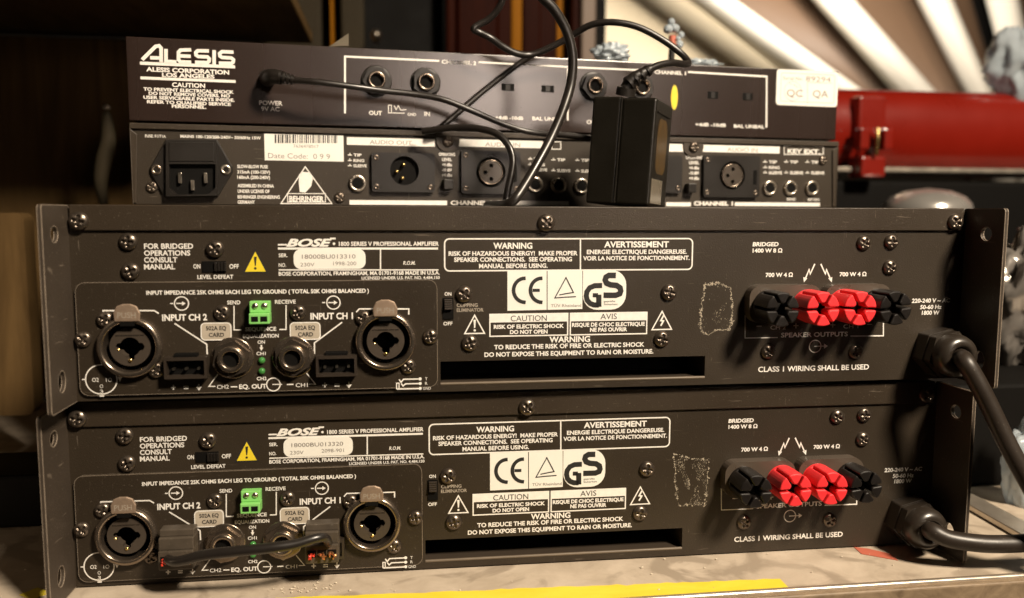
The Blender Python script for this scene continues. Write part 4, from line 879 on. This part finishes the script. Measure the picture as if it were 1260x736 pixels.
# slatted wall at the upper right
sw = empty('slatted_wall', tuple(at(1100, 300, 1320))); tag(sw, 'slanting white and tan boards of the slatted wall behind the red case', 'wall')
SO = sw.location/MM
def plank(mat, e0, e1, Y, bulge, name='plank'):
    """plank between two slanting edges, each ((px,py) top, (px,py) bottom)"""
    def ext(e, k0=-0.9, k1=2.2):
        (xa, ya), (xb, yb) = e; return (xa+(xb-xa)*k0, ya+(yb-ya)*k0), (xa+(xb-xa)*k1, ya+(yb-ya)*k1)
    A, Bq = ext(e0); C, D = ext(e1); V = []; n = 8
    for i in range(n+1):
        t = i/n; dy = -bulge*math.sin(math.pi*(0.12+0.88*t))
        for (p, q_) in ((A, C), (Bq, D)):
            P = at(p[0]+(q_[0]-p[0])*t, p[1]+(q_[1]-p[1])*t, Y)-SO; V.append((P.x, P.y+dy, P.z))
    b = B(); b.add(V, [(2*i, 2*i+1, 2*i+3, 2*i+2) for i in range(n)], True); o = b.build(name, mat, sw)
    m_ = o.modifiers.new('solid', 'SOLIDIFY'); m_.thickness = 0.02; m_.offset = 0; return o
E1 = [((850, 2), (956, 85)), ((886, 0), (1010, 85)), ((996.6, 0), (1094, 110)), ((1036, 0), (1132, 106)), ((1124, 0), (1178.6, 108)), ((1158, 0), (1198, 106)), ((1194, 0), (1222, 102)), ((1207, 0), (1231, 92)), ((1240, 0), (1249, 70)), ((1290, 0), (1292, 70))]
for i in range(9):
    white = i in (0, 2, 4, 7); mt = 'white' if white else ('dark' if i == 6 else 'tan')
    plank(mt, E1[i], E1[i+1], 1300 if white else 1345, 55 if white else 6)
# red lacquered case with latch
rc = empty('red_case', tuple(at(1150, 214, 480))); tag(rc, 'glossy red rounded case with a red latch and silver bottom trim', 'case')
RO = rc.location/MM
a = at(1010, 108, 470)-RO; c = at(1420, 213, 470)-RO; z1, z0 = a.z, c.z; zm = (z0+z1)/2; hh = (z1-z0)/2
prof = [(-34*math.cos(math.radians(t))**0.8 if abs(t) < 90 else 0, zm+hh*math.sin(math.radians(t))) for t in range(-88, 89, 8)]
V = []; n = len(prof)
for x in (a.x, c.x): V += [(x, y, z) for y, z in prof]+[(x, 160, prof[-1][1]), (x, 160, prof[0][1])]
n += 2; b = B(); b.add(V, [(i, (i+1) % n, n+(i+1) % n, n+i) for i in range(n)], True); b.add(V, [tuple(range(n-1, -1, -1)), tuple(range(n, 2*n))]); b.build('shell', 'redgloss', rc)
b = B(); b.box(a.x, c.x, -36, 4, z0-3.5, z0+1.5); b.build('bottom_trim', 'alu', rc, 1)
la = at(1054, 118, 440)-RO; lc = at(1083, 219, 440)-RO; lm = (la.z+lc.z)/2
b = B(); b.box(la.x, lc.x, -46, -20, lm-2, la.z); b.box(la.x+2, lc.x-1, -52, -24, lc.z, lm-20); lt = b.build('latch', 'redgloss', rc, 3, 3)
b = B(); b.box(la.x-4, la.x+7, -58, -44, lm-14, lm+8); b.box(lc.x-8, lc.x+2, -58, -44, lm-14, lm+8); b.build('latch_ears', 'redgloss', lt, 2, 3)
b = B(); xm = (la.x+lc.x)/2; b.tube([(xm, -56, lm-20), (xm, -57, lm-4), (xm, -56, lm+8)], lambda t: 2.6-1.2*abs(t-0.6), 12, 6); b.build('latch_pin', 'gold', lt)
# black crate carrying the red case and the white bowl
a = at(1000, 216, 440); c = at(1500, 560, 440)
b = B(); b.box(a.x, c.x, 455, 680, 0, a.z-4); tag(b.build('black_crate', 'dark', None, 4, 3, off=((a.x+c.x)/2, 460, 0)), 'black crate under the glossy red case', 'crate')
p = at(1140, 262, 400); b = B(); b.lathe([(42, 3), (43, 0), (41, -9), (35, -16), (22, -22), (.3, -25)], 0, 0, 36)
b.v = [(x, z, -y) for x, y, z in b.v]; o = b.build('metal_bowl', 'palemetal', None); o.location = p*MM
tag(o, 'upturned pale metal bowl on a black box below the red case', 'bowl')
b = B(); b.box(p.x-45, p.x+60, 370, 440, 0, p.z-3); tag(b.build('black_box', 'dark', None, 2, 2, off=(p.x, 400, 0)), 'low black box carrying the upturned metal bowl', 'box')

# crumpled films and bags
def crumple(name, label, cat, ctr, rad, mat, seed, rough=0.35, freq=2.2):
    from mathutils import noise
    bm_v = []; F_ = []; nu, nv = 48, 30; off = Vector((seed*3.1, seed*1.7, seed*0.3))
    for j in range(nv+1):
        th = math.pi*j/nv
        for i in range(nu):
            ph = 2*math.pi*i/nu; d = Vector((math.sin(th)*math.cos(ph), math.sin(th)*math.sin(ph), math.cos(th)))
            k = 1+rough*(noise.noise(d*freq+off)+0.6*abs(noise.noise(d*freq*2.3+off))+0.4*abs(noise.noise(d*freq*5+off)))-rough*0.3
            bm_v.append((d.x*rad[0]*k, d.y*rad[1]*k, d.z*rad[2]*k))
    for j in range(nv):
        for i in range(nu): F_.append((j*nu+i, j*nu+(i+1) % nu, (j+1)*nu+(i+1) % nu, (j+1)*nu+i)[::-1])
    b = B(); b.add(bm_v, F_, True); o = b.build(name, mat); o.location = Vector(ctr)*MM; return tag(o, label, cat)
p = at(1262, 372, 150); crumple('crumpled_bag', 'crumpled grey and tan bag seen past the right rack ear', 'bag', p, (36, 30, 48), 'grey', 2, 0.34, 3.4)
b = B(); b.box(min(p.x-30, 244), p.x+140, 84, 240, 0.3, p.z-44); tag(b.build('black_box', 'dark', None, 3, 2, off=(p.x, 150, 0)), 'black box under the crumpled bag on the right', 'box')
p = at(1268, 574, 52); crumple('crumpled_film', 'bluish crumpled plastic film on the table at the right edge', 'plastic film', p, (15, 14, 30), 'film', 5, 0.3)
p = at(1252, 78, 470); crumple('crumpled_film', 'bluish crumpled plastic film lying on the red case', 'plastic film', p, (32, 26, 40), 'film', 8, 0.4)
p = at(752, 66, 190); crumple('crumpled_film', 'clear crumpled plastic film on top of the topmost compressor', 'plastic film', p, (12, 10, 7), 'film', 12, 0.5, 3)
p = at(858, 80, 200); crumple('crumpled_film', 'flat scrap of clear film on the topmost compressor near its right half', 'plastic film', p, (16, 10, 4), 'film', 15, 0.5, 3)
# small stick with pale beads
sk = empty('bead_stick', tuple(at(826, 84, 190))); tag(sk, 'short dark stick with pale beads standing behind the cable arch', 'ornament'); KO2 = sk.location/MM
b = B(); b.tube([at(825, 86, 190)-KO2, at(827, 58, 190)-KO2], 2.2, 10, 1); b.build('stick', 'plastic', sk)
b = B(); b.tube([at(827, 58, 190)-KO2, at(827, 44, 190)-KO2], 2.4, 10, 1); b.build('band', 'redtape', sk)
for px, py, r in ((822, 36, 3.2), (831, 35, 3.0), (826, 27, 2.6), (838, 43, 2.4), (836, 55, 2.8), (834, 48, 2.0)):
    c = at(px, py, 188)-KO2; b = B(); b.lathe([(r*math.sin(t), -r*math.cos(t)) for t in [math.radians(5+k*17) for k in range(11)]], 0, 0, 14); b.v = [(x+c.x, y+c.y, z+c.z) for x, y, z in b.v]; b.build('bead', 'film', sk)
# tape flap on the top edge
P = [at(404, 57.5, 112), at(429, 56.5, 112), at(429, 41, 114), at(410, 54, 112)]
b = B(); b.add([tuple(p) for p in P], [(0, 1, 2, 3)]); o = b.build('tape_flap', 'clear', None, off=tuple(P[0])); sm = o.modifiers.new('s', 'SOLIDIFY'); sm.thickness = 0.2*MM
tag(o, 'small grey flap of clear tape sticking up from the topmost compressor', 'tape')
# left side: board, overhead board added to shade it, lever
a = at(-260, 10, 430); c = at(330, 300, 430)
b = B(); b.box(a.x, c.x, 430, 448, 0, 330); tag(b.build('brown_board', 'brownwall', None, 2, 2, off=(a.x, 430, 0)), 'plain brown board standing behind the stack on the left', 'board')
b = B(); b.box(-760, -150, 190, 470, 338, 350); tag(b.build('shade_board', 'brownwall', None, 2, 2, off=(-400, 300, 338)), 'added board above the brown board on the left, shading it', 'shade_board')  # added to throw shade on the upper part of the brown board
a = at(-160, 250, 210); c = at(47, 590, 210)
b = B(); b.plate([rr(a.x, 36, c.x, at(20, 262, 210).z, 5, 4)], 210, 226); tag(b.build('wood_panel', 'brownwall', None, 3, 3, off=(c.x-60, 210, 6)), 'round cornered brown panel at the left edge beside the lower amplifier', 'panel')
b = B(); b.tube([at(*p) for p in ((128, 252, 330), (124, 225, 330), (127, 200, 330), (133, 175, 330), (132, 150, 330), (131, 137, 330))], lambda t: 3.4+2.8*math.sin(math.pi*min(1, t*1.1))-1.2*(t > .97), 14, 8)
lv = b.build('lever', 'greypanel', None, off=tuple(at(128, 252, 330))); tag(lv, 'blurred curved dark lever standing left of the compressors', 'lever')
c = at(131, 134, 330)-lv.location/MM; b = B(); b.lathe([(3.0, 0), (2.6, -2), (.2, -4)], 0, 0, 14); b.v = [(x+c.x, z+c.y, -y+c.z) for x, y, z in b.v]; b.build('lever_tip', 'alu', lv)
b = B(); b.tube([at(-40, 616, 150), at(0, 610, 150), at(30, 606, 150), at(54, 600, 150)], 4.5, 12, 6); tag(b.build('grey_cable', 'grey', None, off=tuple(at(0, 616, 150))), 'blurred grey corrugated cable at the left edge above the table', 'cable')
b = B(); b.box(-420, -262, 90, 140, 0.3, 30); tag(b.build('black_box', 'dark', None, 2, 2, off=(-300, 100, 0)), 'black box at the left edge under the grey cable', 'box')
# rail on the table at the right
b = B(); b.add([(262, 62, .3), (276, 64, .3), (272, -20, .3), (256, -20, .3), (262, 62, 4), (276, 64, 4), (272, -20, 4), (256, -20, 4)], [(0, 1, 2, 3)[::1], (4, 7, 6, 5), (0, 4, 5, 1), (1, 5, 6, 2), (2, 6, 7, 3), (3, 7, 4, 0)])
tag(b.build('metal_rail', 'alu', None, .6, 2, off=(266, 0, 0)), 'flat grey metal rail lying on the table right of the lower amplifier', 'rail')
